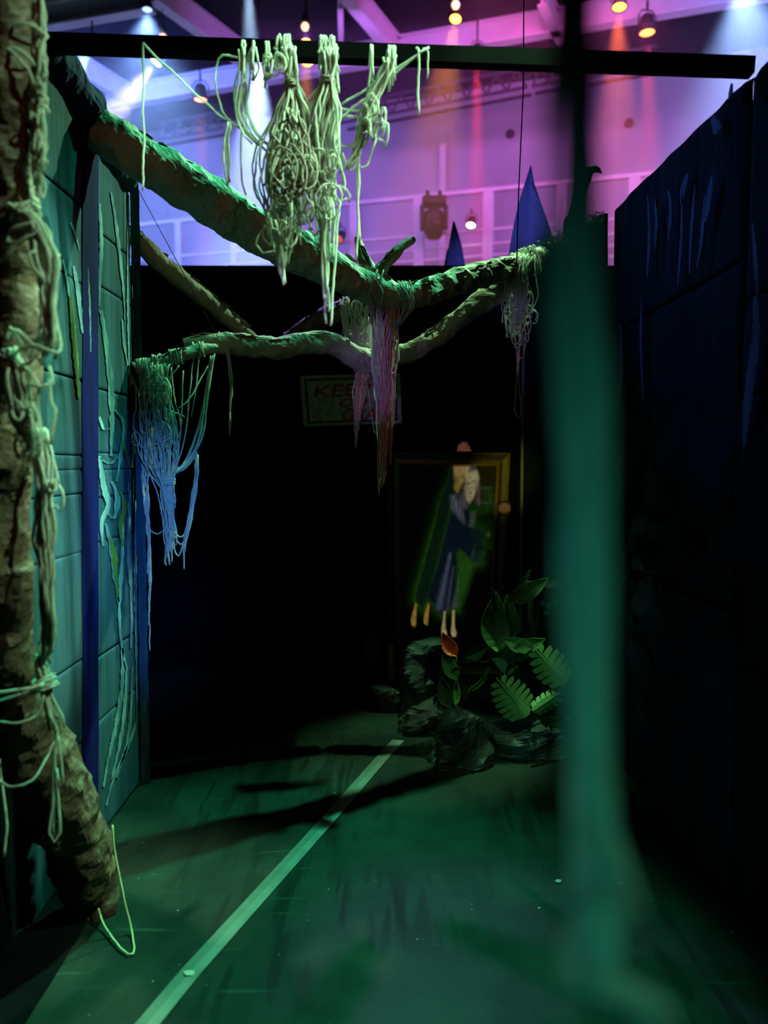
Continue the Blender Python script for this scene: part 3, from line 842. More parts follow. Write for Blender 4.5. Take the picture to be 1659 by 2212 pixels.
# ================================================================== BRANCHES
def branch(name, label, ctrl, mat, group, amp=0.32, f1=13.0, seg=26, flaps=0, seed=1, step=0.016):
    """ctrl: (px, py, Y, radius in m)"""
    P = [aty(a, b, Y) for a, b, Y, r in ctrl]; R = [c[3] for c in ctrl]
    lo = min(P, key=lambda q: q.z)
    o = thing(name, label, 'branch', lo, group)
    mk('paper_wrap', *paper_tube(P, R, seg, step, amp, f1), mat, o)
    # darker cardboard core showing at both ends
    for A, B, r in ((P[0], P[1], R[0]), (P[-1], P[-2], R[-1])):
        d = (A - B).normalized()
        mk('core_end', *lathe(A - d * 0.01, [(r * 0.72, 0), (r * 0.72, 0.022), (r * 0.55, 0.02), (r * 0.5, 0.004)], 16, d), m_black, o)
    rr = random.Random(seed)
    Q = catmull(P, 0.02)
    for k in range(flaps):
        i0 = rr.randrange(2, max(3, len(Q) - 9)); n = rr.randrange(4, 9)
        seg_p = Q[i0:i0 + n]
        if len(seg_p) < 3: continue
        rad = sum(R) / len(R)
        t = (seg_p[-1] - seg_p[0]).normalized()
        ang = rr.uniform(-0.9, 0.35)   # round the limb, from the top towards the viewer
        u = Vector((0, 0, 1)) - t * t.z; u.normalize(); w = t.cross(u); w = w if w.y < 0 else -w
        d = u * math.cos(ang) + w * math.sin(abs(ang))
        base = [q + d * rad * 0.98 for q in seg_p]
        side = (d * 0.55 - u * 0.45 + w * 0.5).normalized()
        mk('torn_flap', *ragged_strip(base, rr.uniform(0.012, 0.026), rr, side), mat, o)
    return o


G1 = 'paper wrapped branches across the corridor'
branch('paper_branch', 'thick brown paper branch sloping down from the top of the left wall', [(202, 278, 2.84, 0.062), (300, 334, 2.90, 0.074), (430, 418, 3.0, 0.078), (560, 500, 3.12, 0.078), (690, 565, 3.26, 0.072), (790, 618, 3.37, 0.060), (862, 645, 3.43, 0.052)], m_kraft, G1, 0.32, 12.0, 40, 14, 1, 0.012)
branch('paper_branch', 'crumpled paper branch rising right to the end of the right wall', [(856, 645, 3.43, 0.050), (930, 628, 3.54, 0.051), (1010, 602, 3.70, 0.054), (1090, 584, 3.88, 0.054), (1135, 570, 4.00, 0.056), (1172, 556, 4.12, 0.048)], m_kraft, G1, 0.42, 15.0, 28, 12, 2)
branch('paper_branch', 'lower branch rising right below the upper right one', [(850, 772, 3.92, 0.040), (905, 750, 3.92, 0.046), (960, 716, 3.92, 0.046), (1020, 664, 3.94, 0.050), (1085, 622, 3.98, 0.056)], m_kraft, G1, 0.36, 15.0, 24, 8, 3)
branch('paper_branch', 'lower crumpled branch lying level over the dark middle', [(396, 748, 3.52, 0.028), (440, 742, 3.55, 0.036), (520, 745, 3.62, 0.046), (590, 752, 3.68, 0.048), (650, 744, 3.74, 0.044), (715, 742, 3.80, 0.046), (765, 772, 3.85, 0.050), (828, 790, 3.92, 0.050)], m_kraft, G1, 0.42, 14.0, 26, 10, 4)
branch('paper_branch', 'thin greenish branch at the left wall carrying the blue yarn web', [(288, 797, 3.25, 0.024), (340, 783, 3.30, 0.024), (392, 768, 3.36, 0.024), (425, 757, 3.41, 0.026), (465, 752, 3.46, 0.018)], m_kraft, G1, 0.3, 15.0, 18, 3, 5)
violet = branch('paper_branch', 'grey violet branch sloping down behind the left wall end', [(276, 500, 3.70, 0.040), (330, 552, 3.78, 0.042), (390, 602, 3.88, 0.042), (450, 652, 3.98, 0.040), (500, 696, 4.06, 0.036), (548, 735, 4.14, 0.030)], m_kraft, G1, 0.34, 13.0, 24, 6, 6)
branch('paper_branch', 'reddish violet branch behind the purple web in the centre', [(618, 733, 4.22, 0.034), (670, 702, 4.18, 0.040), (725, 674, 4.12, 0.044), (772, 655, 4.06, 0.044), (806, 640, 4.02, 0.038)], m_bark, G1, 0.34, 13.0, 24, 5, 7)
branch('paper_twig', 'forked twig rising right with torn pale tips beside the junction', [(800, 604, 3.62, 0.026), (822, 584, 3.64, 0.028), (846, 556, 3.66, 0.026), (870, 532, 3.68, 0.022), (890, 519, 3.70, 0.018)], m_bark, 'twigs at the junction', 0.5, 16.0, 20, 5, 8)
branch('paper_twig', 'short upright twig stump left of the forked twig', [(806, 602, 3.62, 0.034), (792, 574, 3.63, 0.026), (780, 545, 3.64, 0.021), (772, 518, 3.65, 0.014)], m_bark, 'twigs at the junction', 0.5, 16.0, 18, 4, 9)
# the leaning trunk at left
TR = [(-4, -60, 1.74, 0.052), (12, 150, 1.76, 0.055), (12, 330, 1.78, 0.053), (24, 560, 1.81, 0.053), (28, 760, 1.83, 0.053), (8, 960, 1.85, 0.056), (0, 1150, 1.88, 0.060), (4, 1330, 1.92, 0.064), (20, 1480, 1.99, 0.072), (70, 1610, 2.08, 0.080), (126, 1730, 2.17, 0.084), (174, 1850, 2.26, 0.080), (198, 1945, 2.325, 0.070), (200, 1985, 2.35, 0.055)]
branch('paper_tree', 'tall leaning brown paper tree trunk at the left edge', TR, m_bark, None, 0.42, 11.0, 56, 18, 10, 0.010)

# horn shaped stem and leaf silhouettes above the right wall
horn = [(1222, 2150, 4.5, 0.024), (1224, 1300, 4.5, 0.026), (1226, 700, 4.5, 0.030), (1228, 500, 4.5, 0.030), (1240, 468, 4.5, 0.030), (1250, 430, 4.5, 0.030), (1260, 395, 4.5, 0.032), (1272, 372, 4.5, 0.028), (1286, 366, 4.5, 0.018), (1300, 374, 4.5, 0.004)]
tag(mk('hooked_stem', *paper_tube([aty(a, b, Y) for a, b, Y, r in horn], [h[3] for h in horn], 16, 0.012, 0.2, 16), m_leafd), 'dark hooked stem standing above the right wall end', 'stem')


def leaf_poly(name, label, out, Y, mat, depth=0.06, parent=None, group=None, rib=None):
    """cut leaf from left and right outline rows (xl, xm, xr, y); folded on its rib and bent in depth"""
    V = []; n = len(out)
    for i, (xl, xm, xr, y) in enumerate(out):
        t = i / (n - 1); b = depth * math.sin(PI * t) * 0.6 + depth * t * 0.3
        V += [aty(xl, y, Y - b - 0.02), aty(xm, y, Y - b + 0.015), aty(xr, y, Y - b - 0.02)]
    F = []
    for i in range(n - 1):
        a = 3 * i
        F += [(a, a + 1, a + 4, a + 3), (a + 1, a + 2, a + 5, a + 4)]
    lo = min(V, key=lambda q: q.z)
    if parent is None and label:
        o = thing(name, label, 'leaf', lo, group)
        b = mk('blade', V, F, mat, o, False); solid(b, 0.004)
        rp = [V[3 * i + 1] + Vector((0, -0.004, 0)) for i in range(n)]
        mk('midrib', *tube(rp, 0.0035, 6), rib or mat, o)
        mk('stem', *tube([rp[-1] + Vector((0, 0.02, 0.02)), Vector((rp[-1].x, rp[-1].y + 0.02, 0.0))], 0.012, 8), mat, o)
        return o
    b = mk(name, V, F, mat, parent, False); solid(b, 0.003)
    return b


leaf_poly('fabric_leaf', 'tall pointed blue leaf shape standing over the right branch', [(1146, 1146, 1147, 358), (1134, 1144, 1154, 395), (1120, 1142, 1170, 440), (1110, 1140, 1186, 485), (1102, 1138, 1200, 530), (1098, 1136, 1212, 565), (1098, 1134, 1220, 600)], 4.75, m_fleaf, 0.05, None, 'blue leaf shapes over the far flat')
leaf_poly('fabric_leaf', 'smaller pointed blue leaf shape with glowing red edge over the black flat', [(979, 980, 981, 478), (974, 982, 990, 505), (969, 984, 998, 535), (965, 986, 1003, 565), (963, 986, 1007, 600)], 5.4, m_fleaf, 0.05, None, 'blue leaf shapes over the far flat')
leaf_poly('fabric_leaf', 'faint low leaf shape left of the red edged leaf', [(974, 975, 976, 520), (965, 970, 976, 545), (960, 967, 977, 572), (958, 966, 977, 600)], 5.5, m_fleaf, 0.04, None, 'blue leaf shapes over the far flat')
# fringe along the sloping return
rf = random.Random(77); ms = []
for i in range(260):
    t = rf.random(); x = 1130 + 165 * t; y = 556 - 84 * t
    p = aty(x, y + rf.uniform(-6, 10), 4.36 - 0.60 * t)
    ms.append(tube([p, p + Vector((rf.uniform(-0.02, 0.02), -0.01, rf.uniform(0.005, 0.03))), p + Vector((rf.uniform(-0.04, 0.04), -0.02 - rf.random() * 0.02, rf.uniform(-0.03, 0.03)))], 0.0016, 4))
fo = tag(mk('shaggy_fringe', *join(*ms), m_leafd), 'shaggy dark fringe along the sloping top of the right return', 'fringe'); fo['kind'] = 'stuff'

# ================================================================== YARN
def yarn_thing(name, label, loc, parts, group='hanging yarn tangles', cat='yarn'):
    o = thing(name, label, cat, loc, group)
    for nm, geo, mat in parts:
        q = mk(nm, geo[0], geo[1], mat, o, True)
        if nm != 'strand': q['kind'] = 'stuff'
    return o


R = random.Random(11)
YB = 2.30
by = lambda px: 93 + (px - 88) * 53.0 / 1537      # bar centre line in pixels
# --- big tangle on the bar
def over_bar(px, rnd, n=1, back=0.05):
    ms = []
    for _ in range(n):
        x = px + rnd.uniform(-6, 6); y = by(x)
        ms.append(strand([aty(x + rnd.uniform(-6, 6), y + rnd.uniform(6, 30), 2.41), aty(x, y - 14, 2.40), aty(x, y - 19, 2.34), aty(x, y - 13, YB + 0.005), aty(x + rnd.uniform(-3, 3), y + 20, YB), aty(x + rnd.uniform(-8, 8), y + rnd.uniform(40, 90), YB)], 0.0038, 0.002, rnd))
    return join(*ms)


m1 = hank([(622, 104, YB, 12), (626, 140, YB, 12), (630, 185, YB, 9), (624, 250, YB, 34), (612, 320, YB, 44), (608, 400, YB, 44), (614, 470, YB, 36), (616, 560, YB, 22), (612, 630, YB, 14)], 60, R, 0.0031, 0.007, 0.9, (0.62, 0.9), 0.22)
m2 = hank([(622, 104, YB, 10), (628, 180, YB, 8), (645, 260, YB, 24), (650, 330, YB, 30), (640, 420, YB, 30), (650, 500, YB, 24)], 34, R, 0.0031, 0.007, 0.9, (0.7, 1.0), 0.22)
lp = loops(612, 400, YB - 0.02, 44, 130, 18, R, 0.003, (18, 52))
tl = hank([(612, 470, YB - 0.02, 22), (606, 540, YB - 0.02, 10), (614, 618, YB - 0.02, 6)], 6, R, 0.0036, 0.006, 0.6, (0.75, 1))
yarn_thing('yarn_tangle', 'thick left mass of the pale yarn tangle hanging from the black bar', aty(614, 600, YB),
           [('hanging_strands', m1, m_yarn), ('inner_strands', m2, m_yarn), ('slack_loops', lp, m_yarn), ('tail', tl, m_yarn),
            ('bar_knot', join(over_bar(622, R, 8), wrapknot(aty(620, 111, 2.345), (1, 0, -0.03), 0.036, 9, R)), m_yarn),
            ('tie', wrapknot(aty(629, 183, YB), (0, 0, 1), 0.014, 7, R, 0.003), m_yarn_dk)], 'yarn on the black bar')
d1 = hank([(636, 240, YB - 0.07, 20), (632, 300, YB - 0.07, 26), (648, 370, YB - 0.07, 34), (632, 440, YB - 0.07, 30)], 10, R, 0.003, 0.02, 0.5, (0.7, 1.0), 0.7)
d2 = loops(636, 370, YB - 0.08, 36, 70, 7, R, 0.003, (24, 56))
yarn_thing('yarn_strands', 'strands in dark yarn for shade looping in front of the left yarn mass', aty(632, 440, YB - 0.07), [('strands', d1, m_yarn_dk), ('slack_loops', d2, m_yarn_dk)], 'yarn on the black bar')  # darker yarn colour stands for the shade on these front strands
m3 = hank([(708, 106, YB, 18), (710, 130, YB, 15), (708, 176, YB, 12), (702, 240, YB, 30), (694, 320, YB, 34), (698, 400, YB, 32), (704, 470, YB, 26), (706, 560, YB, 14), (708, 650, YB, 9), (708, 730, YB, 5)], 60, R, 0.0031, 0.007, 0.9, (0.48, 0.78), 0.22)
m4 = hank([(704, 460, YB, 16), (706, 560, YB, 12), (708, 640, YB, 9), (708, 722, YB, 5)], 9, R, 0.0036, 0.005, 0.8, (0.6, 1.0))
lp3 = loops(706, 380, YB - 0.02, 40, 120, 14, R, 0.003, (16, 46))
yarn_thing('yarn_tangle', 'right mass of the pale yarn tangle with long tail over the thick branch', aty(708, 722, YB),
           [('hanging_strands', m3, m_yarn), ('tail', m4, m_yarn), ('slack_loops', lp3, m_yarn),
            ('bar_knot', join(over_bar(700, R, 6), over_bar(720, R, 5), wrapknot(aty(708, 114, 2.345), (1, 0, -0.03), 0.036, 10, R)), m_yarn),
            ('tie', wrapknot(aty(708, 176, YB), (0, 0, 1), 0.016, 7, R, 0.003), m_yarn_dk)], 'yarn on the black bar')
sw = [swag((640, 250, YB), (700, 255, YB), 0.03, R), swag((650, 240, YB), (690, 262, YB), 0.03, R), swag((735, 235, YB), (810, 228, YB), 0.008, R), swag((735, 250, YB), (815, 236, YB), 0.01, R),
      swag((740, 225, YB), (925, 102, YB), 0.0, R), swag((728, 260, YB), (920, 105, YB), 0.0, R), swag((720, 300, YB), (780, 290, YB), 0.03, R), swag((740, 330, YB), (775, 345, YB), 0.04, R), swag((770, 350, YB), (815, 290, YB), 0.05, R)]
yarn_thing('yarn_strands', 'loose strands strung between the yarn masses under the bar', aty(740, 345, YB), [('strands', join(*sw), m_yarn)], 'yarn on the black bar')
m5 = hank([(846, 128, YB, 14), (836, 150, YB, 14), (818, 190, YB, 16), (804, 230, YB, 20), (790, 285, YB, 18), (768, 330, YB, 10), (740, 372, YB, 10)], 13, R, 0.0036, 0.008, 0.8, (0.6, 1.0))
m6 = [path([(800, 100, YB), (806, 150, YB), (802, 200, YB), (806, 232, YB)], R), path([(838, 108, YB), (842, 140, YB), (825, 180, YB)], R), path([(822, 190, YB), (816, 230, YB), (828, 270, YB), (818, 282, YB), (812, 240, YB)], R),
      path([(806, 240, YB), (798, 275, YB), (808, 300, YB), (815, 270, YB)], R), path([(770, 320, YB), (772, 400, YB), (774, 480, YB), (770, 560, YB)], R), path([(776, 330, YB), (774, 420, YB), (776, 520, YB)], R)]
yarn_thing('yarn_tangle', 'slanting yarn bundle right of the main tangle on the bar', aty(772, 560, YB), [('hanging_strands', m5, m_yarn), ('loose_strands', join(*m6), m_yarn), ('slack_loops', loops(806, 245, YB, 24, 40, 10, R), m_yarn), ('bar_knot', join(over_bar(800, R, 2), over_bar(838, R, 4), over_bar(852, R, 2)), m_yarn)], 'yarn on the black bar')
yarn_thing('yarn_strand', 'single pale strand ending free right of the tangle', aty(905, 245, YB), [('strand', path([(900, by(900) - 18, 2.35), (903, by(900) - 10, YB), (905, 150, YB), (903, 200, YB), (906, 246, YB)], R), m_yarn)], 'yarn on the black bar')
yarn_thing('yarn_strand', 'rightmost short thin strand over the bar', aty(922, 172, YB), [('strand', path([(915, by(915) - 18, 2.35), (923, by(920) - 12, YB), (924, 140, YB), (922, 172, YB)], R, 0.0025), m_yarn)], 'yarn on the black bar')
m7 = hank([(530, 102, YB, 14), (528, 130, YB, 10), (524, 180, YB, 12), (522, 240, YB, 12), (540, 290, YB, 12), (580, 330, YB, 10), (600, 350, YB, 10)], 8, R, 0.003, 0.006, 0.8, (0.7, 1.0))
m8 = hank([(496, 268, YB, 6), (490, 310, YB, 8), (492, 360, YB, 7), (494, 400, YB, 4)], 4, R, 0.003, 0.004, 0.6, (0.8, 1))
m9 = [path([(310, 92, YB), (308, 200, YB), (310, 300, YB), (309, 414, YB)], R, 0.003), path([(310, 94, YB), (350, 135, YB), (420, 200, YB), (470, 245, YB), (500, 264, YB), (530, 290, YB)], R, 0.003),
      path([(520, 125, YB), (480, 118, YB), (467, 140, YB), (466, 190, YB), (480, 240, YB), (500, 262, YB)], R, 0.003), path([(526, 250, YB), (520, 300, YB), (522, 390, YB), (530, 420, YB)], R, 0.003)]
yarn_thing('yarn_strands', 'leftmost thin yarn strands running along and below the bar', aty(309, 414, YB), [('strands', join(*m9), m_yarn)], 'yarn on the black bar')
yarn_thing('yarn_tangle', 'sparse left strands of the tangle swinging toward the main mass', aty(494, 400, YB), [('hanging_strands', m7, m_yarn), ('short_strands', m8, m_yarn), ('bar_loops', join(over_bar(526, R, 3), over_bar(548, R, 2), over_bar(578, R, 3), loops(575, 135, YB, 40, 20, 8, R, 0.003, (14, 30))), m_yarn)], 'yarn on the black bar')

# --- yarn on the trunk
YT = 1.75
t1 = hank([(84, -20, YT, 10), (82, 80, YT, 8), (84, 180, YT, 12), (80, 260, YT, 12), (84, 340, YT, 8), (84, 430, YT + 0.02, 6)], 24, R, 0.0034, 0.012, 0.8, (0.85, 1.0))
t1b = [path([(20, 60, 1.71), (50, 48, 1.70), (76, 55, 1.715), (100, 80, 1.75), (86, 86, 1.76)], R), path([(4, 95, 1.715), (34, 120, 1.70), (60, 150, 1.71), (78, 200, 1.735)], R), path([(10, 100, 1.715), (50, 112, 1.70), (74, 140, 1.735)], R), path([(66, 45, 1.735), (90, 60, 1.75), (104, 78, 1.78), (96, 84, 1.79)], R, 0.002)]
yarn_thing('yarn_hank', 'teal lit yarn running down the upper trunk', aty(84, 430, YT), [('strands', t1, m_yarn), ('crossing_strands', join(*t1b), m_yarn), ('slack_loops', loops(88, 250, YT, 14, 160, 14, R, 0.003, (10, 22)), m_yarn)], 'yarn on the trunk')
YT2 = 1.74
t2 = hank([(30, 450, YT2 - 0.01, 12), (58, 462, YT2 - 0.02, 14), (80, 510, YT2, 18), (98, 560, YT2, 16), (104, 620, YT2, 12), (108, 690, YT2, 14), (104, 740, YT2, 18), (96, 780, YT2, 18)], 34, R, 0.0044, 0.010, 0.7, (0.75, 1.0))
t2b = [path([(40, 520, YT2 - 0.02), (14, 520, YT2 - 0.03), (20, 498, YT2 - 0.03), (70, 480, YT2 - 0.03), (74, 500, YT2 - 0.02)], R, 0.0042), path([(0, 562, YT2), (30, 535, YT2 - 0.02), (74, 498, YT2 - 0.02)], R, 0.0042),
       path([(80, 545, YT2 - 0.02), (62, 550, YT2 - 0.03), (70, 580, YT2 - 0.03), (92, 600, YT2 - 0.02), (100, 620, YT2)], R, 0.0042), path([(112, 540, YT2), (128, 550, YT2), (118, 565, YT2), (100, 580, YT2)], R, 0.0042)]
yarn_thing('yarn_hank', 'knotted pale yarn hank draped on the trunk at head height', aty(96, 780, YT2), [('strands', t2, m_yarn), ('loose_loops', join(*t2b), m_yarn), ('knot', wrapknot(aty(60, 466, YT2), (0.6, 0, -0.6), 0.022, 8, R, 0.004), m_yarn)], 'yarn on the trunk')
YT3 = 1.745
t3 = hank([(24, 760, YT3, 14), (34, 800, YT3 - 0.02, 18), (40, 850, YT3 - 0.02, 22), (50, 900, YT3 - 0.02, 24), (62, 950, YT3, 16), (72, 985, YT3, 8)], 46, R, 0.0042, 0.010, 0.7, (0.7, 1.0))
t3b = [path([(16, 775, YT3 - 0.02), (50, 752, YT3 - 0.04), (80, 748, YT3 - 0.04), (105, 760, YT3 - 0.03), (125, 765, YT3 - 0.02), (132, 740, YT3), (122, 700, YT3)], R, 0.0042), path([(20, 712, YT3 - 0.02), (40, 715, YT3 - 0.03), (70, 745, YT3 - 0.04), (90, 755, YT3 - 0.03)], R, 0.0042),
       path([(18, 730, YT3), (24, 708, YT3 - 0.02), (45, 740, YT3 - 0.03), (60, 760, YT3 - 0.03)], R, 0.0042), path([(30, 780, YT3), (60, 785, YT3 - 0.03), (78, 770, YT3 - 0.03), (92, 790, YT3 - 0.02)], R, 0.004), path([(60, 830, YT3 - 0.03), (90, 836, YT3 - 0.03), (114, 828, YT3 - 0.02), (108, 790, YT3)], R, 0.004),
       path([(64, 800, YT3 - 0.02), (82, 830, YT3 - 0.03), (80, 870, YT3 - 0.02), (92, 930, YT3)], R, 0.004), path([(108, 820, YT3), (110, 870, YT3), (120, 885, YT3), (112, 920, YT3), (108, 960, YT3)], R, 0.004)]
yarn_thing('yarn_hank', 'pale yarn hank hanging below crossing loops in the middle of the trunk', aty(72, 985, YT3), [('strands', t3, m_yarn), ('crossing_loops', join(*t3b), m_yarn), ('slack_loops', loops(55, 920, YT3 - 0.02, 26, 60, 12, R, 0.0038, (14, 30)), m_yarn)], 'yarn on the trunk')
YT4 = 1.84
t4 = hank([(84, 930, YT4, 10), (90, 1000, YT4, 11), (94, 1080, YT4, 12), (96, 1160, YT4, 12), (98, 1240, YT4, 12), (100, 1310, YT4, 9), (100, 1370, YT4 + 0.03, 9), (98, 1430, YT4 + 0.06, 10)], 34, R, 0.0040, 0.008, 0.8, (0.9, 1.0))
t4b = [path([(108, 950, YT4), (116, 990, YT4), (124, 1030, YT4), (128, 1045, YT4), (112, 1050, YT4), (108, 1070, YT4)], R), path([(120, 1040, YT4), (132, 1060, YT4), (136, 1090, YT4), (130, 1104, YT4), (122, 1092, YT4), (112, 1098, YT4)], R), path([(104, 1220, YT4), (112, 1260, YT4), (108, 1300, YT4), (102, 1310, YT4)], R), path([(88, 1270, YT4), (90, 1330, YT4)], R)]
yarn_thing('yarn_hank', 'long pale yarn rope hanging down the trunk side', aty(98, 1430, YT4), [('strands', t4, m_yarn), ('loose_loops', join(*t4b), m_yarn), ('slack_loops', loops(114, 1050, YT4, 12, 10, 6, R, 0.003, (8, 14)), m_yarn)], 'yarn on the trunk')
YT5 = 1.90
t5 = hank([(84, 1418, YT5, 10), (92, 1450, YT5, 12), (98, 1500, YT5, 8), (110, 1540, YT5, 12), (122, 1580, YT5, 12)], 18, R, 0.0038, 0.006, 0.8, (0.8, 1.0))
t5b = [path([(96, 1480, YT5 - 0.03), (40, 1500, YT5 - 0.08), (-20, 1520, YT5 - 0.06)], R, 0.0036), path([(94, 1476, YT5 - 0.03), (50, 1488, YT5 - 0.08), (-20, 1494, YT5 - 0.06)], R, 0.0036), path([(96, 1500, YT5 - 0.02), (80, 1545, YT5 - 0.03), (40, 1562, YT5 - 0.06), (0, 1560, YT5 - 0.04)], R, 0.003),
       path([(120, 1570, YT5), (116, 1650, YT5), (112, 1750, YT5), (108, 1800, YT5), (118, 1822, YT5), (130, 1800, YT5), (124, 1720, YT5), (120, 1640, YT5), (122, 1575, YT5)], R), path([(124, 1580, YT5), (118, 1660, YT5), (112, 1780, YT5), (120, 1812, YT5), (126, 1780, YT5), (122, 1690, YT5)], R),
       path([(124, 1590, YT5), (132, 1650, YT5), (136, 1690, YT5), (130, 1700, YT5), (122, 1660, YT5)], R), path([(118, 1600, YT5), (100, 1640, YT5 - 0.04), (70, 1685, YT5 - 0.08), (30, 1700, YT5 - 0.08), (-10, 1680, YT5 - 0.05)], R, 0.003), path([(0, 1640, YT5), (8, 1720, YT5), (14, 1780, YT5), (10, 1850, YT5)], R, 0.0028)]
yarn_thing('yarn_hank', 'yarn knot low on the trunk with long drooping loops', aty(118, 1822, YT5), [('strands', t5, m_yarn), ('drooping_loops', join(*t5b), m_yarn), ('knot', wrapknot(aty(96, 1476, YT5), (0.3, 0, -1), 0.022, 9, R, 0.0036), m_yarn)], 'yarn on the trunk')
cordp = [aty(243, 1782, 2.25), aty(250, 1850, 2.24), aty(268, 1940, 2.22), aty(284, 2010, 2.20)]
g1 = atz(288, 2060, 0.008); g2 = atz(262, 2050, 0.01); cordp += [g1, g2, aty(225, 1998, 2.22), aty(212, 1962, 2.25)]
tag(mk('cord_loop', *strand(cordp, 0.0028, 0.002, R), m_cord, None, True), 'yellow green cord loop hanging off the trunk foot onto the floor', 'cord')
# --- blue web at the left wall
YW = 3.28
w1 = hank([(330, 788, YW, 40), (335, 850, YW, 34), (342, 920, YW, 34), (348, 1000, YW, 28), (358, 1050, YW, 14), (364, 1100, YW, 12), (366, 1140, YW, 11), (366, 1200, YW, 9), (370, 1262, YW, 4)], 60, R, 0.0028, 0.008, 0.9, (0.5, 0.92), 0.25)
w2 = hank([(306, 800, YW, 10), (308, 880, YW, 10), (312, 980, YW, 10), (316, 1080, YW, 6), (320, 1150, YW, 5), (322, 1250, YW, 2), (322, 1340, YW, 2), (324, 1410, YW, 1)], 8, R, 0.003, 0.008, 0.8, (0.55, 1.0))
w3 = hank([(460, 770, YW + 0.12, 5), (448, 850, YW + 0.1, 6), (432, 940, YW + 0.05, 8), (405, 1000, YW + 0.02, 8), (370, 1028, YW, 8)], 10, R, 0.003, 0.005, 0.7, (0.9, 1.0))
w4 = hank([(424, 980, YW + 0.04, 5), (426, 1030, YW + 0.03, 6), (418, 1090, YW + 0.02, 8), (404, 1150, YW, 6), (398, 1190, YW, 3), (398, 1246, YW, 2)], 6, R, 0.003, 0.005, 0.7, (0.7, 1.0))
w5 = [swag((324, 1146, YW), (358, 1140, YW), 0.02, R, 0.003), swag((372, 1140, YW), (402, 1150, YW), 0.03, R, 0.003), swag((374, 1150, YW), (402, 1160, YW), 0.04, R, 0.003), swag((374, 1180, YW), (396, 1170, YW), 0.05, R, 0.003)]
w6 = [path([(418, 770, YW + 0.1), (410, 850, YW + 0.05), (400, 940, YW), (376, 1030, YW)], R, 0.003), path([(430, 775, YW + 0.1), (420, 860, YW + 0.06), (414, 900, YW + 0.06)], R, 0.003), path([(448, 790, YW + 0.1), (410, 860, YW), (386, 880, YW)], R, 0.003), path([(400, 900, YW), (360, 880, YW), (345, 860, YW)], R, 0.003), path([(396, 800, YW), (392, 900, YW), (386, 980, YW), (372, 1030, YW)], R, 0.003)]
dr = join(*[wrapknot(aty(x, y, yy), (1, 0.2, 0.1), 0.030, k, R, 0.003) for x, y, yy, k in ((308, 793, 3.27, 7), (338, 784, 3.30, 5), (375, 773, 3.34, 9), (386, 771, 3.35, 6), (432, 756, 3.42, 5))])
yarn_thing('yarn_web', 'blue lit yarn web hanging at the end of the left wall', aty(366, 1262, YW), [('hanging_strands', w1, m_yarn), ('side_strands', w2, m_yarn), ('right_bundle', w3, m_yarn), ('lower_right_strands', w4, m_yarn), ('swags', join(*w5), m_yarn), ('cross_strands', join(*w6), m_yarn), ('branch_wraps', dr, m_yarn), ('slack_loops', loops(338, 900, YW - 0.02, 42, 110, 26, R, 0.0028, (10, 30)), m_yarn), ('knot', wrapknot(aty(364, 1040, YW), (0, 0, 1), 0.022, 9, R, 0.003), m_yarn)])
w7 = hank([(486, 736, 3.57, 5), (494, 770, 3.56, 6), (498, 830, 3.56, 5), (497, 880, 3.56, 2), (496, 955, 3.56, 1)], 7, R, 0.003, 0.004, 0.8, (0.6, 1.0))
yarn_thing('yarn_hank', 'narrow yarn tassel hanging alone right of the blue web', aty(496, 955, 3.56), [('strands', w7, m_yarn), ('branch_wrap', wrapknot(aty(486, 742, 3.60), (1, 0.1, 0), 0.044, 4, R, 0.003), m_yarn)])
# --- centre
YC = 3.40
c1 = hank([(822, 616, 3.36, 10), (816, 660, YC, 12), (818, 720, YC, 12), (818, 790, YC, 12), (820, 850, YC, 10), (824, 872, YC, 8)], 20, R, 0.003, 0.006, 0.8, (0.8, 1.0))
c2 = hank([(850, 650, YC, 12), (846, 700, YC, 12), (840, 760, YC, 14), (836, 850, YC, 13), (832, 930, YC, 12), (828, 1000, YC, 9), (824, 1055, YC, 5)], 40, R, 0.003, 0.006, 0.9, (0.75, 1.0))
c3 = hank([(816, 900, YC, 3), (814, 1000, YC, 3), (818, 1105, YC, 1)], 3, R, 0.002, 0.003, 0.5, (0.8, 1.0))
yarn_thing('yarn_hank', 'long purple brown yarn hank hanging from the branch junction', aty(824, 1055, YC), [('pale_strands', c1, m_yarn), ('dark_strands', c2, m_yarn_pk), ('thin_tails', c3, m_yarn_dk), ('loose_loops', join(path([(848, 720, YC), (858, 760, YC - 0.01), (856, 800, YC - 0.01), (846, 806, YC), (850, 770, YC)], R, 0.003), path([(846, 715, YC), (860, 745, YC), (862, 775, YC), (852, 790, YC)], R, 0.003), path([(826, 700, YC - 0.02), (834, 800, YC - 0.03), (838, 840, YC - 0.03), (826, 866, YC - 0.02)], R, 0.003)), m_yarn)])
c4 = hank([(870, 612, 3.36, 14), (880, 640, 3.34, 12), (878, 670, 3.34, 11), (866, 690, 3.35, 9), (852, 706, 3.38, 6)], 30, R, 0.0028, 0.005, 0.8, (0.8, 1.0))
c4b = hank([(790, 588, 3.36, 26), (806, 604, 3.33, 18), (812, 640, 3.33, 12), (808, 700, 3.36, 10)], 16, R, 0.0028, 0.006, 0.8, (0.7, 1.0))
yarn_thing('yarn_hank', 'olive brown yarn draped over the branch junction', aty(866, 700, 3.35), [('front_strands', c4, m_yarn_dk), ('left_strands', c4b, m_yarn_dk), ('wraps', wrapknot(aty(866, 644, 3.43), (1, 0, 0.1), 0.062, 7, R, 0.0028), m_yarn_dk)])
YP = 3.98
rr2 = random.Random(21); ms = []
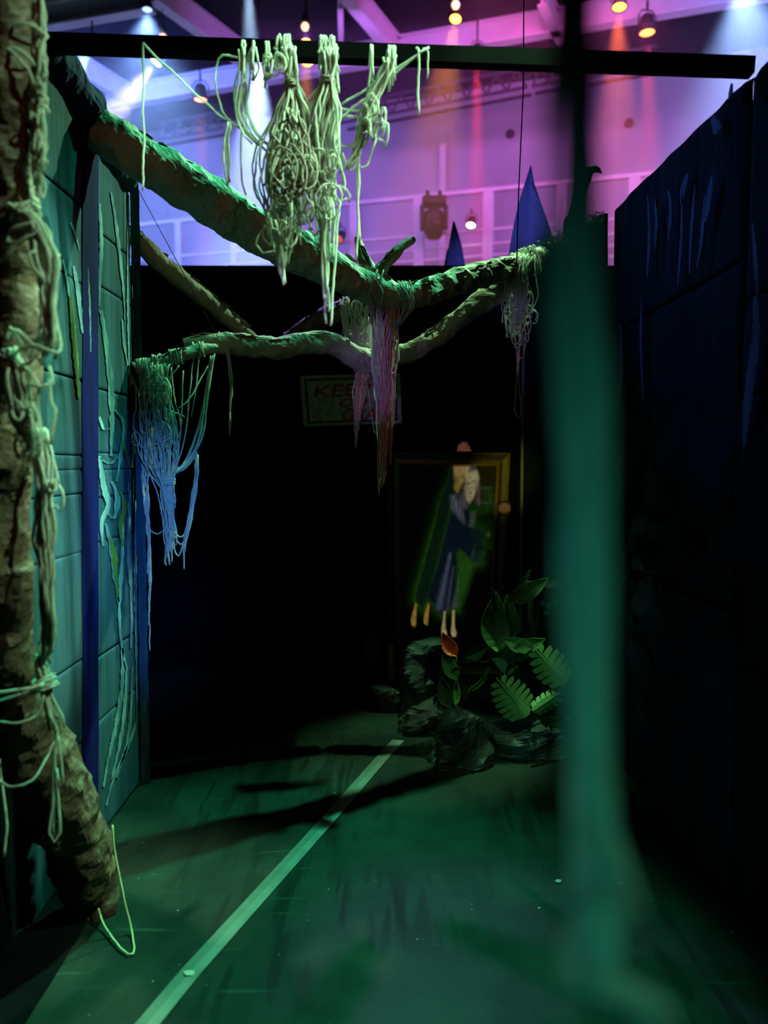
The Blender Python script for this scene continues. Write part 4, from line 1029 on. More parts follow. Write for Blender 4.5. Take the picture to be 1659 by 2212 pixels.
for i in range(46):
    x0 = rr2.uniform(735, 804); x1 = 770 + (x0 - 770) * 0.75 + rr2.uniform(-14, 20)
    ms.append(path([(x0, rr2.uniform(640, 664) , YP), ((x0 + x1) / 2 + rr2.uniform(-8, 8), 710, YP - 0.02), (x1, rr2.uniform(750, 775), YP - 0.03)], rr2, 0.003, 0.010))
for i in range(16):
    ms.append(swag((rr2.uniform(745, 775), rr2.uniform(660, 750), YP), (rr2.uniform(780, 806), rr2.uniform(665, 765), YP), rr2.uniform(-0.02, 0.05), rr2, 0.0028))
yarn_thing('yarn_web', 'violet lit yarn web between the two branches in the centre', aty(780, 772, YP), [('strands', join(*ms), m_yarn), ('slack_loops', loops(772, 700, YP - 0.02, 30, 50, 16, rr2, 0.0028, (10, 22)), m_yarn)])
c5 = hank([(780, 792, 3.9, 16), (778, 812, 3.9, 14), (774, 850, 3.9, 8), (772, 900, 3.9, 5), (770, 940, 3.9, 3), (770, 984, 3.9, 1)], 18, R, 0.003, 0.006, 0.8, (0.5, 0.95))
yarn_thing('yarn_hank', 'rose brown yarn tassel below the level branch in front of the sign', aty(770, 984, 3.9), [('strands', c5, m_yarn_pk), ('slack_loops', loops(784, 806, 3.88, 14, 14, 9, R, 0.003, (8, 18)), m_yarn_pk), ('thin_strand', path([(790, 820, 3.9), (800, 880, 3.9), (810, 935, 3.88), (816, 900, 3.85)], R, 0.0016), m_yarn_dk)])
# --- right bundle
YR = 3.92
r1 = hank([(1130, 552, 3.92, 22), (1126, 590, 3.88, 24), (1118, 640, YR, 26), (1112, 690, YR, 20), (1104, 735, YR, 12)], 34, R, 0.003, 0.010, 0.8, (0.5, 1.0))
r2 = hank([(1122, 680, YR, 8), (1122, 730, YR, 6), (1120, 790, YR, 4), (1122, 840, YR, 4)], 5, R, 0.003, 0.005, 0.6, (0.7, 1.0))
r3 = [path([(1118, 800, YR), (1114, 850, YR), (1112, 885, YR), (1120, 902, YR), (1127, 885, YR), (1122, 840, YR), (1120, 790, YR)], R, 0.003), path([(1124, 700, YR), (1132, 745, YR), (1130, 775, YR), (1120, 770, YR)], R, 0.003), path([(1128, 690, YR), (1138, 730, YR), (1132, 760, YR)], R, 0.003)]
yarn_thing('yarn_tangle', 'pale violet yarn tangle hanging from the right branch end', aty(1120, 902, YR), [('strands', r1, m_yarn), ('tail', r2, m_yarn_pk), ('tail_loops', join(*r3), m_yarn_pk), ('slack_loops', loops(1122, 650, YR - 0.03, 32, 80, 46, R, 0.003, (8, 22)), m_yarn), ('branch_wrap', wrapknot(aty(1140, 566, 4.01), (1, 0.1, 0.3), 0.066, 14, R, 0.003), m_yarn)])
# --- wires
tag(mk('hanging_wire', *tube([aty(287, 388, 3.24), aty(380, 560, 3.38), aty(474, 734, 3.54)], 0.0016, 5), m_blackm), 'thin wire from the left wall corner down to the level branch', 'wire')
tag(mk('black_cable', *tube([aty(1132, -60, 3.5), aty(1130, 200, 3.5), aty(1120, 420, 3.5), aty(1116, 575, 3.52)], 0.0026, 6), m_black), 'thin black cable hanging straight down in front of the tall blue leaf', 'cable')
tie = []
for x, y in ((292, 512), (300, 505)):
    tie.append(path([(290, 500, 3.6), (x, 470, 3.58), (x - 4, 455, 3.58)], R, 0.0016)); tie.append(path([(292, 508, 3.6), (306, 500, 3.58), (312, 510, 3.58), (296, 510, 3.6)], R, 0.0016))
st_ = mk('string_tie', *join(*tie), m_blackm, violet); st_['label'] = 'dark string tie at the wall'
# --- blurred foreground yarn
YF = 0.37
RF = random.Random(4)
f1_ = hank([(1228, -420, YF, 26), (1228, 100, YF, 26), (1226, 500, YF, 34), (1226, 900, YF, 36), (1246, 1300, YF, 36), (1278, 1600, YF, 30), (1288, 1800, YF, 30), (1300, 1980, YF, 46)], 17, RF, 0.0019, 0.003, 1.2, (0.94, 1.0))
f2_ = hank([(1258, -420, YF + 0.01, 10), (1262, 100, YF + 0.01, 14), (1270, 520, YF + 0.01, 26), (1276, 900, YF + 0.01, 34), (1278, 1300, YF, 34), (1280, 1600, YF, 26), (1286, 1800, YF, 28), (1296, 1980, YF, 46)], 13, RF, 0.0019, 0.003, 1.2, (0.94, 1.0))
f3_ = hank([(1296, 1940, YF, 26), (1290, 2040, YF, 44), (1280, 2110, YF, 52), (1330, 2140, YF, 50), (1390, 2170, YF, 34), (1430, 2260, YF, 26), (1440, 2500, YF, 20)], 22, RF, 0.0021, 0.004, 1.2, (0.6, 1.0))
fy = yarn_thing('foreground_yarn', 'blurred green yarn rope hanging close to the camera', aty(1296, 2200, YF), [('left_strands', f1_, m_yarn), ('right_strands', f2_, m_yarn), ('tail_strands', f3_, m_yarn), ('knot', wrapknot(aty(1300, 1960, YF), (0.1, 0, 1), 0.010, 9, RF, 0.002), m_yarn)])

# ================================================================== PORTRAIT, SIGN, FAR END
YF2 = 5.08
def fpx(x, y, dy=0.0): return aty(x, y, YF2 - dy)
TL, TRc, BR, BL = (836, 975), (1104, 977), (1080, 1458), (838, 1458)
pf = thing('framed_picture', 'tall dark gilded frame with a projected ghostly figure leaning on the far flat', 'picture frame', fpx(955, 1458))
def lerp2(a, b, t): return (a[0] + (b[0] - a[0]) * t, a[1] + (b[1] - a[1]) * t)
inn = [(866, 1006), (1072, 1008), (1054, 1426), (866, 1427)]
outc = [TL, TRc, BR, BL]
prof = [(0.0, 0.0), (0.0, 0.050), (0.07, 0.058), (0.13, 0.050), (0.20, 0.036), (0.55, 0.026), (0.78, 0.030), (0.84, 0.042), (0.91, 0.042), (0.96, 0.026), (1.0, 0.02), (1.0, 0.0)]
names = ['top_bar', 'right_bar', 'bottom_bar', 'left_bar']
for k in range(4):
    o0, o1, i0, i1 = outc[k], outc[(k + 1) % 4], inn[k], inn[(k + 1) % 4]
    V = []
    for t, d in prof:
        a = lerp2(o0, i0, t); b = lerp2(o1, i1, t)
        V += [fpx(a[0], a[1], d), fpx(b[0], b[1], d)]
    n = len(prof)
    F = [(2 * i, 2 * i + 1, 2 * ((i + 1) % n) + 1, 2 * ((i + 1) % n)) for i in range(n)]
    br = mk(names[k], V, F, m_frame, pf)
    for (t0, t1, dd) in ((0.04, 0.15, 0.060), (0.80, 0.95, 0.046)):
        Vg = []
        for t, d in ((t0, dd - 0.014), ((t0 + t1) / 2, dd), (t1, dd - 0.014)):
            a = lerp2(o0, i0, t); b = lerp2(o1, i1, t)
            Vg += [fpx(a[0], a[1], d), fpx(b[0], b[1], d)]
        g = mk('gilt_bead', Vg, [(0, 1, 3, 2), (2, 3, 5, 4)], m_gold, br); solid(g, 0.004)


# the projected picture: colours on the screen itself
def inpoly(x, y, P):
    c = False; j = len(P) - 1
    for i in range(len(P)):
        if (P[i][1] > y) != (P[j][1] > y) and x < (P[j][0] - P[i][0]) * (y - P[i][1]) / (P[j][1] - P[i][1]) + P[i][0]: c = not c
        j = i
    return c


def dpoly(x, y, P):
    b = 1e9; j = len(P) - 1
    for i in range(len(P)):
        ax, ay = P[j]; bx, by_ = P[i]; dx, dy = bx - ax, by_ - ay
        t = max(0, min(1, ((x - ax) * dx + (y - ay) * dy) / (dx * dx + dy * dy + 1e-9)))
        b = min(b, math.hypot(x - ax - dx * t, y - ay - dy * t)); j = i
    return -b if inpoly(x, y, P) else b


def sm(d, s): return max(0.0, min(1.0, 0.5 - d / (2 * s)))


# pixel = 880 + zx / 5.03, 960 + zy / 5.03 of the close view
Z = lambda L: [(880 + a / 5.03, 960 + b / 5.03) for a, b in L]
robe_back = Z([(470, 240), (430, 420), (350, 600), (290, 880), (200, 1200), (80, 1640), (80, 1700), (170, 1800), (215, 1700), (300, 1400), (380, 1050), (440, 800), (520, 540), (540, 240)])
robe = Z([(520, 520), (470, 760), (400, 1000), (330, 1300), (215, 1660), (300, 1780), (370, 1860), (420, 1820), (480, 1790), (545, 1800), (545, 1600), (560, 1300), (540, 1180), (600, 1160), (660, 1230), (720, 1300), (800, 1300), (830, 1100), (820, 940), (740, 900), (700, 820), (660, 680), (600, 520)])
glow_r = Z([(560, 1150), (640, 1230), (740, 1300), (700, 1400), (640, 1600), (560, 1800), (545, 1500)])
head1 = Z([(505, 226), (675, 226), (665, 310), (640, 380), (600, 420), (545, 520), (510, 480), (520, 400), (505, 320)])
head2 = Z([(640, 340), (700, 290), (760, 290), (775, 350), (765, 430), (740, 520), (705, 600), (670, 640), (640, 590), (620, 480)])
hair2 = Z([(680, 228), (740, 232), (775, 310), (790, 470), (795, 640), (770, 660), (735, 640), (745, 540), (770, 420), (740, 320), (690, 310)])
hairl = Z([(560, 560), (620, 520), (660, 640), (640, 700), (590, 690)])
shawl = Z([(470, 560), (520, 540), (600, 680), (620, 860), (560, 800), (480, 700)])
shawl2 = Z([(690, 740), (740, 720), (720, 900), (670, 890)])
feet = [Z([(90, 1720), (104, 1740), (98, 1830), (92, 1960), (75, 1985), (45, 1960), (40, 1900), (60, 1820)]), Z([(226, 1720), (240, 1740), (232, 1830), (222, 1960), (205, 1965), (180, 1940), (180, 1870), (200, 1790)]),
        Z([(395, 1810), (415, 1815), (410, 1900), (415, 2000), (430, 2060), (410, 2130), (375, 2100), (372, 2000), (388, 1900)]), Z([(490, 1800), (515, 1800), (512, 1880), (515, 1990), (535, 2050), (525, 2090), (490, 2090), (472, 2050), (482, 1960)])]
gl_axis = Z([(300, 800), (80, 1560)])
sleeve = Z([(800, 470), (915, 470), (970, 640), (960, 740), (760, 760), (700, 660), (800, 640)])


def image(x, y):
    zx = (x - 880) * 5.03; zy = (y - 960) * 5.03
    n = noise.noise(Vector((x * 0.11, y * 0.05, 0)))
    c = [0.0006, 0.0010, 0.0006]
    def over(a, col):
        for i in range(3): c[i] = c[i] * (1 - a) + col[i] * a
    # green aura around the figures
    d = min(dpoly(x, y, robe_back), dpoly(x, y, robe))
    lo = min(1.0, max(0.0, (zy - 250) / 900.0)) * max(0.0, 1 - max(0, zy - 1900) / 160.0)
    if zx < 470 or zy > 1150: a = math.exp(-max(0, d) / 6.0) * (0.15 + 0.75 * lo)
    else: a = math.exp(-max(0, d) / 16.0) * 0.55
    over(min(1, a) * (0.85 + 0.15 * math.sin(y * 2.4)), (0.020, 0.105, 0.004))
    over(0.75 * sm(dpoly(x, y, sleeve), 6) * (0.6 + 0.5 * n), (0.012, 0.065, 0.008))
    over(sm(dpoly(x, y, robe_back), 3.0) * 0.90, (0.003, 0.012, 0.007))
    # bright rim between the two robes
    over(sm(abs(dpoly(x, y, robe_back)) - 1.5, 3.0) * (0.5 * lo), (0.022, 0.10, 0.006))
    over(sm(dpoly(x, y, robe), 3.6) * (0.95 if zx < 700 else 0.75), (0.0035, 0.008, 0.020))
    inr = sm(dpoly(x, y, robe), 3)
    def fold(ax, ay, bx, by_, w, k, col):
        L2 = (bx - ax) ** 2 + (by_ - ay) ** 2; t = max(0, min(1, ((zx - ax) * (bx - ax) + (zy - ay) * (by_ - ay)) / L2))
        d = math.hypot(zx - ax - (bx - ax) * t, zy - ay - (by_ - ay) * t)
        over(inr * k * math.exp(-(d / (w * (0.5 + 0.6 * t))) ** 2) * (0.8 + 0.2 * math.sin(zy * 0.55)), col)
    fold(465, 1190, 345, 1770, 34, 0.75, (0.12, 0.16, 0.25)); fold(500, 1330, 430, 1800, 18, 0.45, (0.13, 0.15, 0.20))
    fold(585, 1380, 500, 1790, 26, 0.6, (0.12, 0.17, 0.14)); fold(560, 1450, 540, 1780, 16, 0.4, (0.14, 0.15, 0.15))
    fold(735, 1100, 700, 1220, 14, 0.4, (0.07, 0.10, 0.12)); fold(800, 1180, 770, 1290, 12, 0.35, (0.07, 0.10, 0.10))
    over(sm(dpoly(x, y, glow_r), 8) * 0.7, (0.03, 0.13, 0.012))
    over(sm(dpoly(x, y, shawl), 5) * (0.45 + 0.5 * max(0, math.sin(x * 0.9 + n * 4))), (0.16, 0.17, 0.20))
    over(sm(dpoly(x, y, shawl2), 4) * 0.5, (0.13, 0.15, 0.14))
    over(sm(dpoly(x, y, hair2), 2.5) * (0.75 + 0.3 * n), (0.14, 0.075, 0.075))
    over(sm(dpoly(x, y, hairl), 4) * 0.7, (0.13, 0.10, 0.12))
    over(sm(dpoly(x, y, head1), 3.4), (0.40 - 0.14 * n, 0.27, 0.05 + 0.06 * sm(zy - 330, 120)))
    over(sm(dpoly(x, y, head2), 3.4), (0.46, 0.40 - 0.05 * n, 0.20))
    def dab(cx, cy, rx, ry, col, k):
        q = ((zx - cx) / rx) ** 2 + ((zy - cy) / ry) ** 2
        over(k * math.exp(-q), col)
    dab(720, 400, 22, 9, (0.05, 0.035, 0.03), 0.85); dab(668, 425, 22, 10, (0.05, 0.035, 0.03), 0.85)
    dab(690, 525, 24, 9, (0.06, 0.025, 0.025), 0.85); dab(705, 465, 8, 26, (0.20, 0.15, 0.08), 0.5); dab(640, 470, 24, 70, (0.12, 0.08, 0.07), 0.55)
    dab(605, 352, 26, 9, (0.05, 0.03, 0.015), 0.85); dab(618, 380, 14, 7, (0.06, 0.03, 0.015), 0.7); dab(530, 400, 26, 60, (0.05, 0.03, 0.012), 0.6); dab(585, 450, 16, 30, (0.10, 0.06, 0.03), 0.5)
    dab(650, 260, 26, 60, (0.62, 0.55, 0.28), 0.5)
    for k, f in enumerate(feet):
        over(sm(dpoly(x, y, f), 1.3), (0.42, 0.27, 0.05) if k < 2 else (0.55, 0.45, 0.19))
    for cy in (470, 635):
        dab(860, cy, 60, 14, (0.045, 0.09, 0.06), 0.6)
    dab(880, 980, 16, 26, (0.15, 0.13, 0.09), 0.6)
    g = 0.86 + 0.35 * noise.noise(Vector((x * 0.16, y * 0.10, 5))) + 0.25 * noise.noise(Vector((x * 0.5, y * 0.4, 8)))
    return [max(0.0, q * g) for q in c]


def em_vcol(name, strength):
    m = bpy.data.materials.new(name); m.use_nodes = True; nt = m.node_tree; b = nt.nodes['Principled BSDF']
    a = nt.nodes.new('ShaderNodeVertexColor'); a.layer_name = 'picture'
    nt.links.new(a.outputs['Color'], b.inputs['Emission Color']); b.inputs['Emission Strength'].default_value = strength
    b.inputs['Base Color'].default_value = (0.01, 0.01, 0.01, 1); b.inputs['Roughness'].default_value = 0.7; b.inputs['Specular IOR Level'].default_value = 0.1
    return m


m_pic = em_vcol('projected_picture', 0.46)


def screen(name, x0, x1, y0, y1, nx, ny, dy, fn, corners=None):
    px = []
    for j in range(ny + 1):
        for i in range(nx + 1):
            u = i / nx; v = j / ny
            if corners:
                a = lerp2(corners[0], corners[1], u); b = lerp2(corners[3], corners[2], u); px.append(lerp2(a, b, v))
            else: px.append((x0 + (x1 - x0) * u, y0 + (y1 - y0) * v))
    V = [fpx(x, y, dy) for x, y in px]
    F = [(j * (nx + 1) + i, (j + 1) * (nx + 1) + i, (j + 1) * (nx + 1) + i + 1, j * (nx + 1) + i + 1) for j in range(ny) for i in range(nx)]
    o = mk(name, V, F, m_pic, pf)
    ca = o.data.color_attributes.new('picture', 'FLOAT_COLOR', 'POINT')
    buf = []
    for x, y in px: buf += list(fn(x, y)) + [1.0]
    ca.data.foreach_set('color', buf)
    return o


sc_o = screen('projection_screen', 0, 0, 0, 0, 150, 270, 0.018, image, inn)
sc_o['label'] = 'projected ghost in dark dress with two heads and dangling feet'
tipP = [(988, 976), (990, 962), (998, 956), (1008, 956), (1014, 966), (1018, 976)]
def tipfn(x, y):
    a = sm(dpoly(x, y, tipP), 2.0); n = 0.8 + 0.6 * noise.noise(Vector((x * 0.3, y * 0.3, 1)))
    return [0.24 * a * n, 0.085 * a * n, 0.055 * a * n]
screen('projection_overspill', 980, 1024, 950, 975, 30, 18, 0.0, tipfn)
def handfn(x, y):
    a = sm(math.hypot((x - 1090) / 14.0, (y - 1098) / 13.0) * 10 - 9, 2.0) * (0.5 + 0.5 * (y < 1104))
    return [0.16 * a, 0.085 * a, 0.02 * a]
screen('projection_hand', 1076, 1103, 1082, 1114, 20, 22, 0.064, handfn)

# sign ----------------------------------------------------------------
sg = thing('warning_sign', 'mottled board sign with black border and red hand painted words', 'sign', aty(760, 920, 5.12))
SQ = [(648, 812), (864, 806), (868, 914), (656, 921)]
def sq(u, v, d):
    a = lerp2(SQ[0], SQ[1], u); b = lerp2(SQ[3], SQ[2], u); p = lerp2(a, b, v); return aty(p[0], p[1], 5.13 - d)
def plate(u0, u1, v0, v1, d0, d1):
    return hexa([sq(u0, v1, d0), sq(u1, v1, d0), sq(u1, v1, d1), sq(u0, v1, d1), sq(u0, v0, d0), sq(u1, v0, d0), sq(u1, v0, d1), sq(u0, v0, d1)])
mk('board', *plate(0, 1, 0, 1, 0, 0.018), m_sign, sg)
for a in ((0.04, 0.96, 0.06, 0.10), (0.04, 0.96, 0.91, 0.95), (0.04, 0.065, 0.10, 0.91), (0.935, 0.96, 0.10, 0.91)):
    mk('border_line', *plate(*a, 0.018, 0.0195), m_signb, sg)
ux = (sq(1, 0.5, 0) - sq(0, 0.5, 0)); uy = (sq(0.5, 0, 0) - sq(0.5, 1, 0))
def words(txt, u0, u1, v0, v1, tilt=0.0):
    cu = bpy.data.curves.new('lettering', 'FONT'); cu.body = txt; cu.extrude = 0.0008; cu.offset = 0.012
    t = bpy.data.objects.new('tmp_text', cu); C.objects.link(t)
    bpy.context.view_layer.update()
    me = bpy.data.meshes.new_from_object(t.evaluated_get(bpy.context.evaluated_depsgraph_get()))
    bpy.data.objects.remove(t)
    xs = [v.co.x for v in me.vertices]; ys = [v.co.y for v in me.vertices]
    x0, x1, y0, y1 = min(xs), max(xs), min(ys), max(ys)
    V = []
    for v in me.vertices:
        a = (v.co.x - x0) / (x1 - x0); b = (v.co.y - y0) / (y1 - y0)
        jit = 0.02 * noise.noise(Vector((v.co.x * 4, v.co.y * 4, len(txt))))
        V.append(sq(u0 + (u1 - u0) * a + 0.05 * (b - 0.5) * 0.6, v1 + (v0 - v1) * b + tilt * a + jit, 0.020 + v.co.z))
    F = [tuple(p.vertices) for p in me.polygons]
    o = mk('lettering', V, F, m_redp, sg); o['label'] = 'red painted word ' + txt
    bpy.data.meshes.remove(me)
words('KEEP', 0.14, 0.70, 0.20, 0.44, -0.03); words('OFF', 0.38, 0.70, 0.47, 0.64); words('GRASS', 0.40, 0.92, 0.68, 0.92)
for u, v, w, h in ((0.17, 0.42, 0.012, 0.14), (0.30, 0.44, 0.01, 0.1), (0.44, 0.62, 0.01, 0.08)):
    mk('paint_drip', *plate(u, u + w, v, v + h, 0.018, 0.0205), m_redp, sg)
mk('corner_tape', *plate(0.975, 1.0, 0.75, 0.98, 0.018, 0.0205), m_wood, sg)

# loudspeaker ----------------------------------------------------------
a = aty(788, 1370, 5.0); b = aty(826, 1474, 5.0)
sp = thing('loudspeaker', 'small black loudspeaker with two round cones beside the frame', 'speaker', ((a.x + b.x) / 2, 5.0, 0.0))
mk('cabinet', *bevbox(a.x, b.x, 4.96, 5.12, 0.0, a.z, 0.008), m_blackm, sp)
for y in (1385, 1412):
    c = aty(807, y, 4.955)
    mk('cone_rim', *lathe(c, [(0.044, 0.0), (0.044, 0.012), (0.036, 0.014), (0.034, 0.0)], 24, (0, -1, 0)), m_cone, sp)
    mk('cone', *lathe(c, [(0.034, 0.004), (0.014, -0.0), (0.0, 0.006)], 24, (0, -1, 0)), m_blackm, sp)
# small upright batten
a = aty(838, 1392, 4.90); b = aty(850, 1452, 4.90)
bt = thing('wooden_batten', 'short upright pale wooden batten at the lower left corner of the frame', 'batten', ((a.x + b.x) / 2, 4.9, 0))
mk('board', *bevbox(a.x, b.x, 4.885, 4.91, 0.0, a.z, 0.003), m_wood, bt)
for y in (1399, 1404, 1436):
    c = aty(843, y, 4.884); mk('screw', *lathe(c, [(0.005, 0), (0.005, 0.003), (0.0, 0.004)], 8, (0, -1, 0)), m_blackm, bt)

# crumpled rocks --------------------------------------------------------
def rock(name, label, outline, Y, dep, seed, mat=m_rock, group='crumpled paper rocks', amp=0.05):
    """outline rows (xl, xr, y): a closed crumpled lump resting on the floor"""
    rows = []
    seg = 24
    V = []; F = []
    dense = []
    for i in range(len(outline) - 1):
        for k in range(3):
            t = k / 3; A = outline[i]; B = outline[i + 1]
            dense.append(tuple(A[j] * (1 - t) + B[j] * t for j in range(3)))
    dense.append(outline[-1])
    zmin = 1e9
    for j, (xl, xr, y) in enumerate(dense):
        t = j / (len(dense) - 1); dd = dep * (0.35 + 0.65 * math.sin(PI * min(1, 0.15 + t * 0.6)))
        for k in range(seg):
            a = 2 * PI * k / seg
            p = aty((xl + xr) / 2 + (xr - xl) / 2 * math.cos(a), y, Y)
            p.y = Y - dd * math.sin(a) * 0.9
            q = p + Vector((seed, seed * 2, 0))
            n = (Vector((math.cos(a), -math.sin(a), 0.3)))
            q.z *= 0.45; p += n * (crumple(q, amp * 1.7, 10.0, 26.0))
            p.z = max(p.z, 0.004) if j < len(dense) - 1 else 0.002
            V.append(p)
    for j in range(len(dense) - 1):
        for k in range(seg):
            k2 = (k + 1) % seg
            F.append((j * seg + k, (j + 1) * seg + k, (j + 1) * seg + k2, j * seg + k2))
    F.append(tuple(range(seg))); bse = (len(dense) - 1) * seg
    F.append(tuple(bse + k for k in range(seg - 1, -1, -1)))
    return tag(mk(name, V, F, mat), label, 'rock', group)


def gy(px, py): return atz(px, py, 0).y
Yr = gy(990, 1666) + 0.10
rock('paper_rock', 'large crumpled dark paper rock nearest on the floor', [(968, 1006, 1526), (962, 1022, 1545), (952, 1030, 1575), (946, 1038, 1605), (936, 1046, 1635), (926, 1054, 1655), (930, 1056, 1666)], Yr, 0.14, 1, amp=0.055)
Y2 = gy(1120, 1640) + 0.12
rock('paper_rock', 'low wide crumpled paper rock right of the nearest one', [(1150, 1180, 1570), (1050, 1196, 1574), (1052, 1214, 1590), (1060, 1225, 1610), (1050, 1235, 1628), (1046, 1240, 1645)], Y2, 0.16, 4, amp=0.045)
rock('paper_rock', 'upright crumpled paper rock in front of the frame bottom', [(905, 948, 1389), (890, 955, 1400), (884, 953, 1420), (876, 950, 1450), (872, 950, 1475), (868, 952, 1505), (866, 955, 1540)], 4.25, 0.12, 7, amp=0.05)
rock('paper_rock', 'small crumpled paper rock at the left of the rock group', [(812, 846, 1484), (810, 856, 1495), (814, 860, 1512), (822, 858, 1530), (826, 856, 1545)], 4.30, 0.08, 11, amp=0.035)
rock('paper_rock', 'dark rounded paper rock behind the nearest one with faint red top', [(900, 932, 1526), (884, 950, 1538), (876, 958, 1560), (872, 962, 1590), (870, 966, 1606)], 3.95, 0.10, 15, amp=0.04, mat=M('dark_foil', (0.03, 0.025, 0.025), (0.02, 0.018, 0.018), 9, rough=0.6))
# patch of artificial grass by the rock
gp = [atz(x, y, 0) for x, y in ((888, 1612), (950, 1596), (962, 1650), (925, 1648))]
rg = random.Random(6); ms = []
for i in range(900):
    a, b = rg.random(), rg.random(); p = gp[0].lerp(gp[1], a).lerp(gp[3].lerp(gp[2], a), b)
    h = rg.uniform(0.008, 0.02); d = Vector((rg.uniform(-0.006, 0.006), rg.uniform(-0.006, 0.006), h)); s = Vector((0.002, 0, 0))
    ms.append(([p - s, p + s, p + d], [(0, 1, 2)]))
gr = mk('artificial_grass', *join(*ms), m_grass); gr['kind'] = 'stuff'; gr['label'] = 'green patch of artificial grass left of the nearest rock'; gr['category'] = 'grass'

# plants -----------------------------------------------------------------
def blade(tip, base, w, Y0, Y1, mat, parent, n=9, curve=0.0, fold=0.02):
    """pointed leaf from base to tip in pixels; widths in pixels"""
    V = []
    dx, dy = tip[0] - base[0], tip[1] - base[1]; L = math.hypot(dx, dy); nx, ny = -dy / L, dx / L
    for i in range(n):
        t = i / (n - 1); ww = w * (math.sin(PI * min(1, t ** 0.75)) * 0.98 + 0.02) / 2
        cx = base[0] + dx * t + nx * curve * math.sin(PI * t); cy = base[1] + dy * t + ny * curve * math.sin(PI * t); Y = Y0 + (Y1 - Y0) * t
        V += [aty(cx - nx * ww, cy - ny * ww, Y - fold), aty(cx, cy, Y), aty(cx + nx * ww, cy + ny * ww, Y - fold)]
    F = []
    for i in range(n - 1):
        a = 3 * i; F += [(a, a + 1, a + 4, a + 3), (a + 1, a + 2, a + 5, a + 4)]
    o = mk('leaf', V, F, mat, parent); solid(o, 0.0025)
    mk('midrib', *tube([V[3 * i + 1] + Vector((0, -0.003, 0)) for i in range(n)], [0.003 * (1 - 0.6 * i / n) for i in range(n)], 5), mat, o)
    return o


def monstera(tip, base, w, Y0, Y1, mat, parent, k=6, curl=0.03):
    """split leaf: a spine plate and separate finger lobes on both sides"""
    dx, dy = tip[0] - base[0], tip[1] - base[1]; L = math.hypot(dx, dy); tx, ty = dx / L, dy / L; nx, ny = -ty, tx
    def P(t, s, lift=0.0):
        Y = Y0 + (Y1 - Y0) * t - curl * (1 - (abs(s) / (w / 2)) ** 2) - lift
        return aty(base[0] + dx * t + nx * s, base[1] + dy * t + ny * s, Y)
    def half(t): return w / 2 * (math.sin(PI * min(1, 0.12 + t * 0.86)) ** 0.6)
    V = []; F = []
    n = 8; sp = w * 0.10
    for i in range(n + 1):
        t = i / n; V += [P(t, -sp * (1 - t * 0.8)), P(t, sp * (1 - t * 0.8))]
    F += [(2 * i, 2 * i + 1, 2 * i + 3, 2 * i + 2) for i in range(n)]
    for sgn in (-1, 1):
        for i in range(k):
            t0 = 0.0 + 0.90 * i / k; t1 = t0 + 0.90 / k; te0 = t0 + 0.09; te1 = t1 + 0.07
            h0 = half((te0 + te1) / 2)
            b = len(V)
            V += [P(t0, sgn * sp * 0.6), P(t1, sgn * sp * 0.6), P(t0 + 0.05, sgn * h0 * 0.45), P(t1 + 0.038, sgn * h0 * 0.45), P(te0 + 0.008, sgn * h0 * 0.92), P(te1 - 0.012, sgn * h0 * 0.95), P((te0 + te1) / 2 + 0.02, sgn * h0)]
            F += [(b, b + 1, b + 3, b + 2), (b + 2, b + 3, b + 5, b + 4), (b + 4, b + 5, b + 6)]
    o = mk('split_leaf', V, F, mat, parent); solid(o, 0.0025)
    mk('midrib', *tube([P(t / 6, 0, 0.006) for t in range(7)], 0.003, 5), mat, o)
    return o


def stem(pts, r, mat, parent, name='stem'):
    return mk(name, *tube(catmull([aty(*p) for p in pts], 0.03), r, 7), mat, parent, True)


YPn = 3.83
base0 = aty(1100, 1560, YPn); base0.z = 0
pl = thing('leafy_plant', 'tall broad leafed plant beside the right side of the frame', 'plant', base0, 'prop plants by the frame')
blade((1072, 1278), (1078, 1412), 62, 3.88, 3.93, m_leaf, pl, 10, -6)
blade((1094, 1284), (1098, 1392), 44, 3.92, 3.96, m_leaf, pl, 8, 6)
blade((1186, 1248), (1096, 1300), 40, 3.78, 3.88, m_leafl, pl, 9, 4)
blade((1146, 1230), (1108, 1286), 12, 3.80, 3.88, m_leaf, pl, 7, 3)
blade((1064, 1268), (1070, 1330), 12, 3.88, 3.90, m_leafd, pl, 7)
blade((1140, 1340), (1126, 1420), 44, 3.93, 3.88, m_leafd, pl, 8, 6)
stem([(1096, 1300, 3.88), (1092, 1380, 3.92), (1094, 1480, 3.88), (1100, 1575, YPn)], 0.006, m_leafd, pl); stem([(1078, 1412, 3.93), (1086, 1490, 3.88), (1098, 1575, YPn)], 0.006, m_leafd, pl)
pl2 = thing('leafy_plant', 'fan shaped plant with pale and olive leaves in the middle of the cluster', 'plant', base0 + Vector((0.05, -0.05, 0)), 'prop plants by the frame')
blade((1084, 1378), (1150, 1402), 34, 3.68, 3.78, m_leafl, pl2, 8, -3)
blade((1096, 1436), (1150, 1392), 40, 3.70, 3.78, m_leafb, pl2, 8, 3)
blade((1178, 1380), (1110, 1400), 34, 3.66, 3.78, m_leafl, pl2, 8, 4)
blade((1112, 1446), (1098, 1400), 24, 3.63, 3.73, m_leaf, pl2, 8, 3)
blade((1058, 1418), (1130, 1440), 60, 3.74, 3.80, m_leafd, pl2, 8, 4)
blade((1140, 1476), (1100, 1430), 50, 3.74, 3.80, m_leafd, pl2, 8, 4)
stem([(1130, 1410, 3.78), (1124, 1490, 3.78), (1112, 1580, 3.78)], 0.006, m_leafd, pl2)
pl3 = thing('split_leaf_plant', 'plant with split fan leaves next to the blurred yarn', 'plant', base0 + Vector((0.12, -0.10, 0)), 'prop plants by the frame')
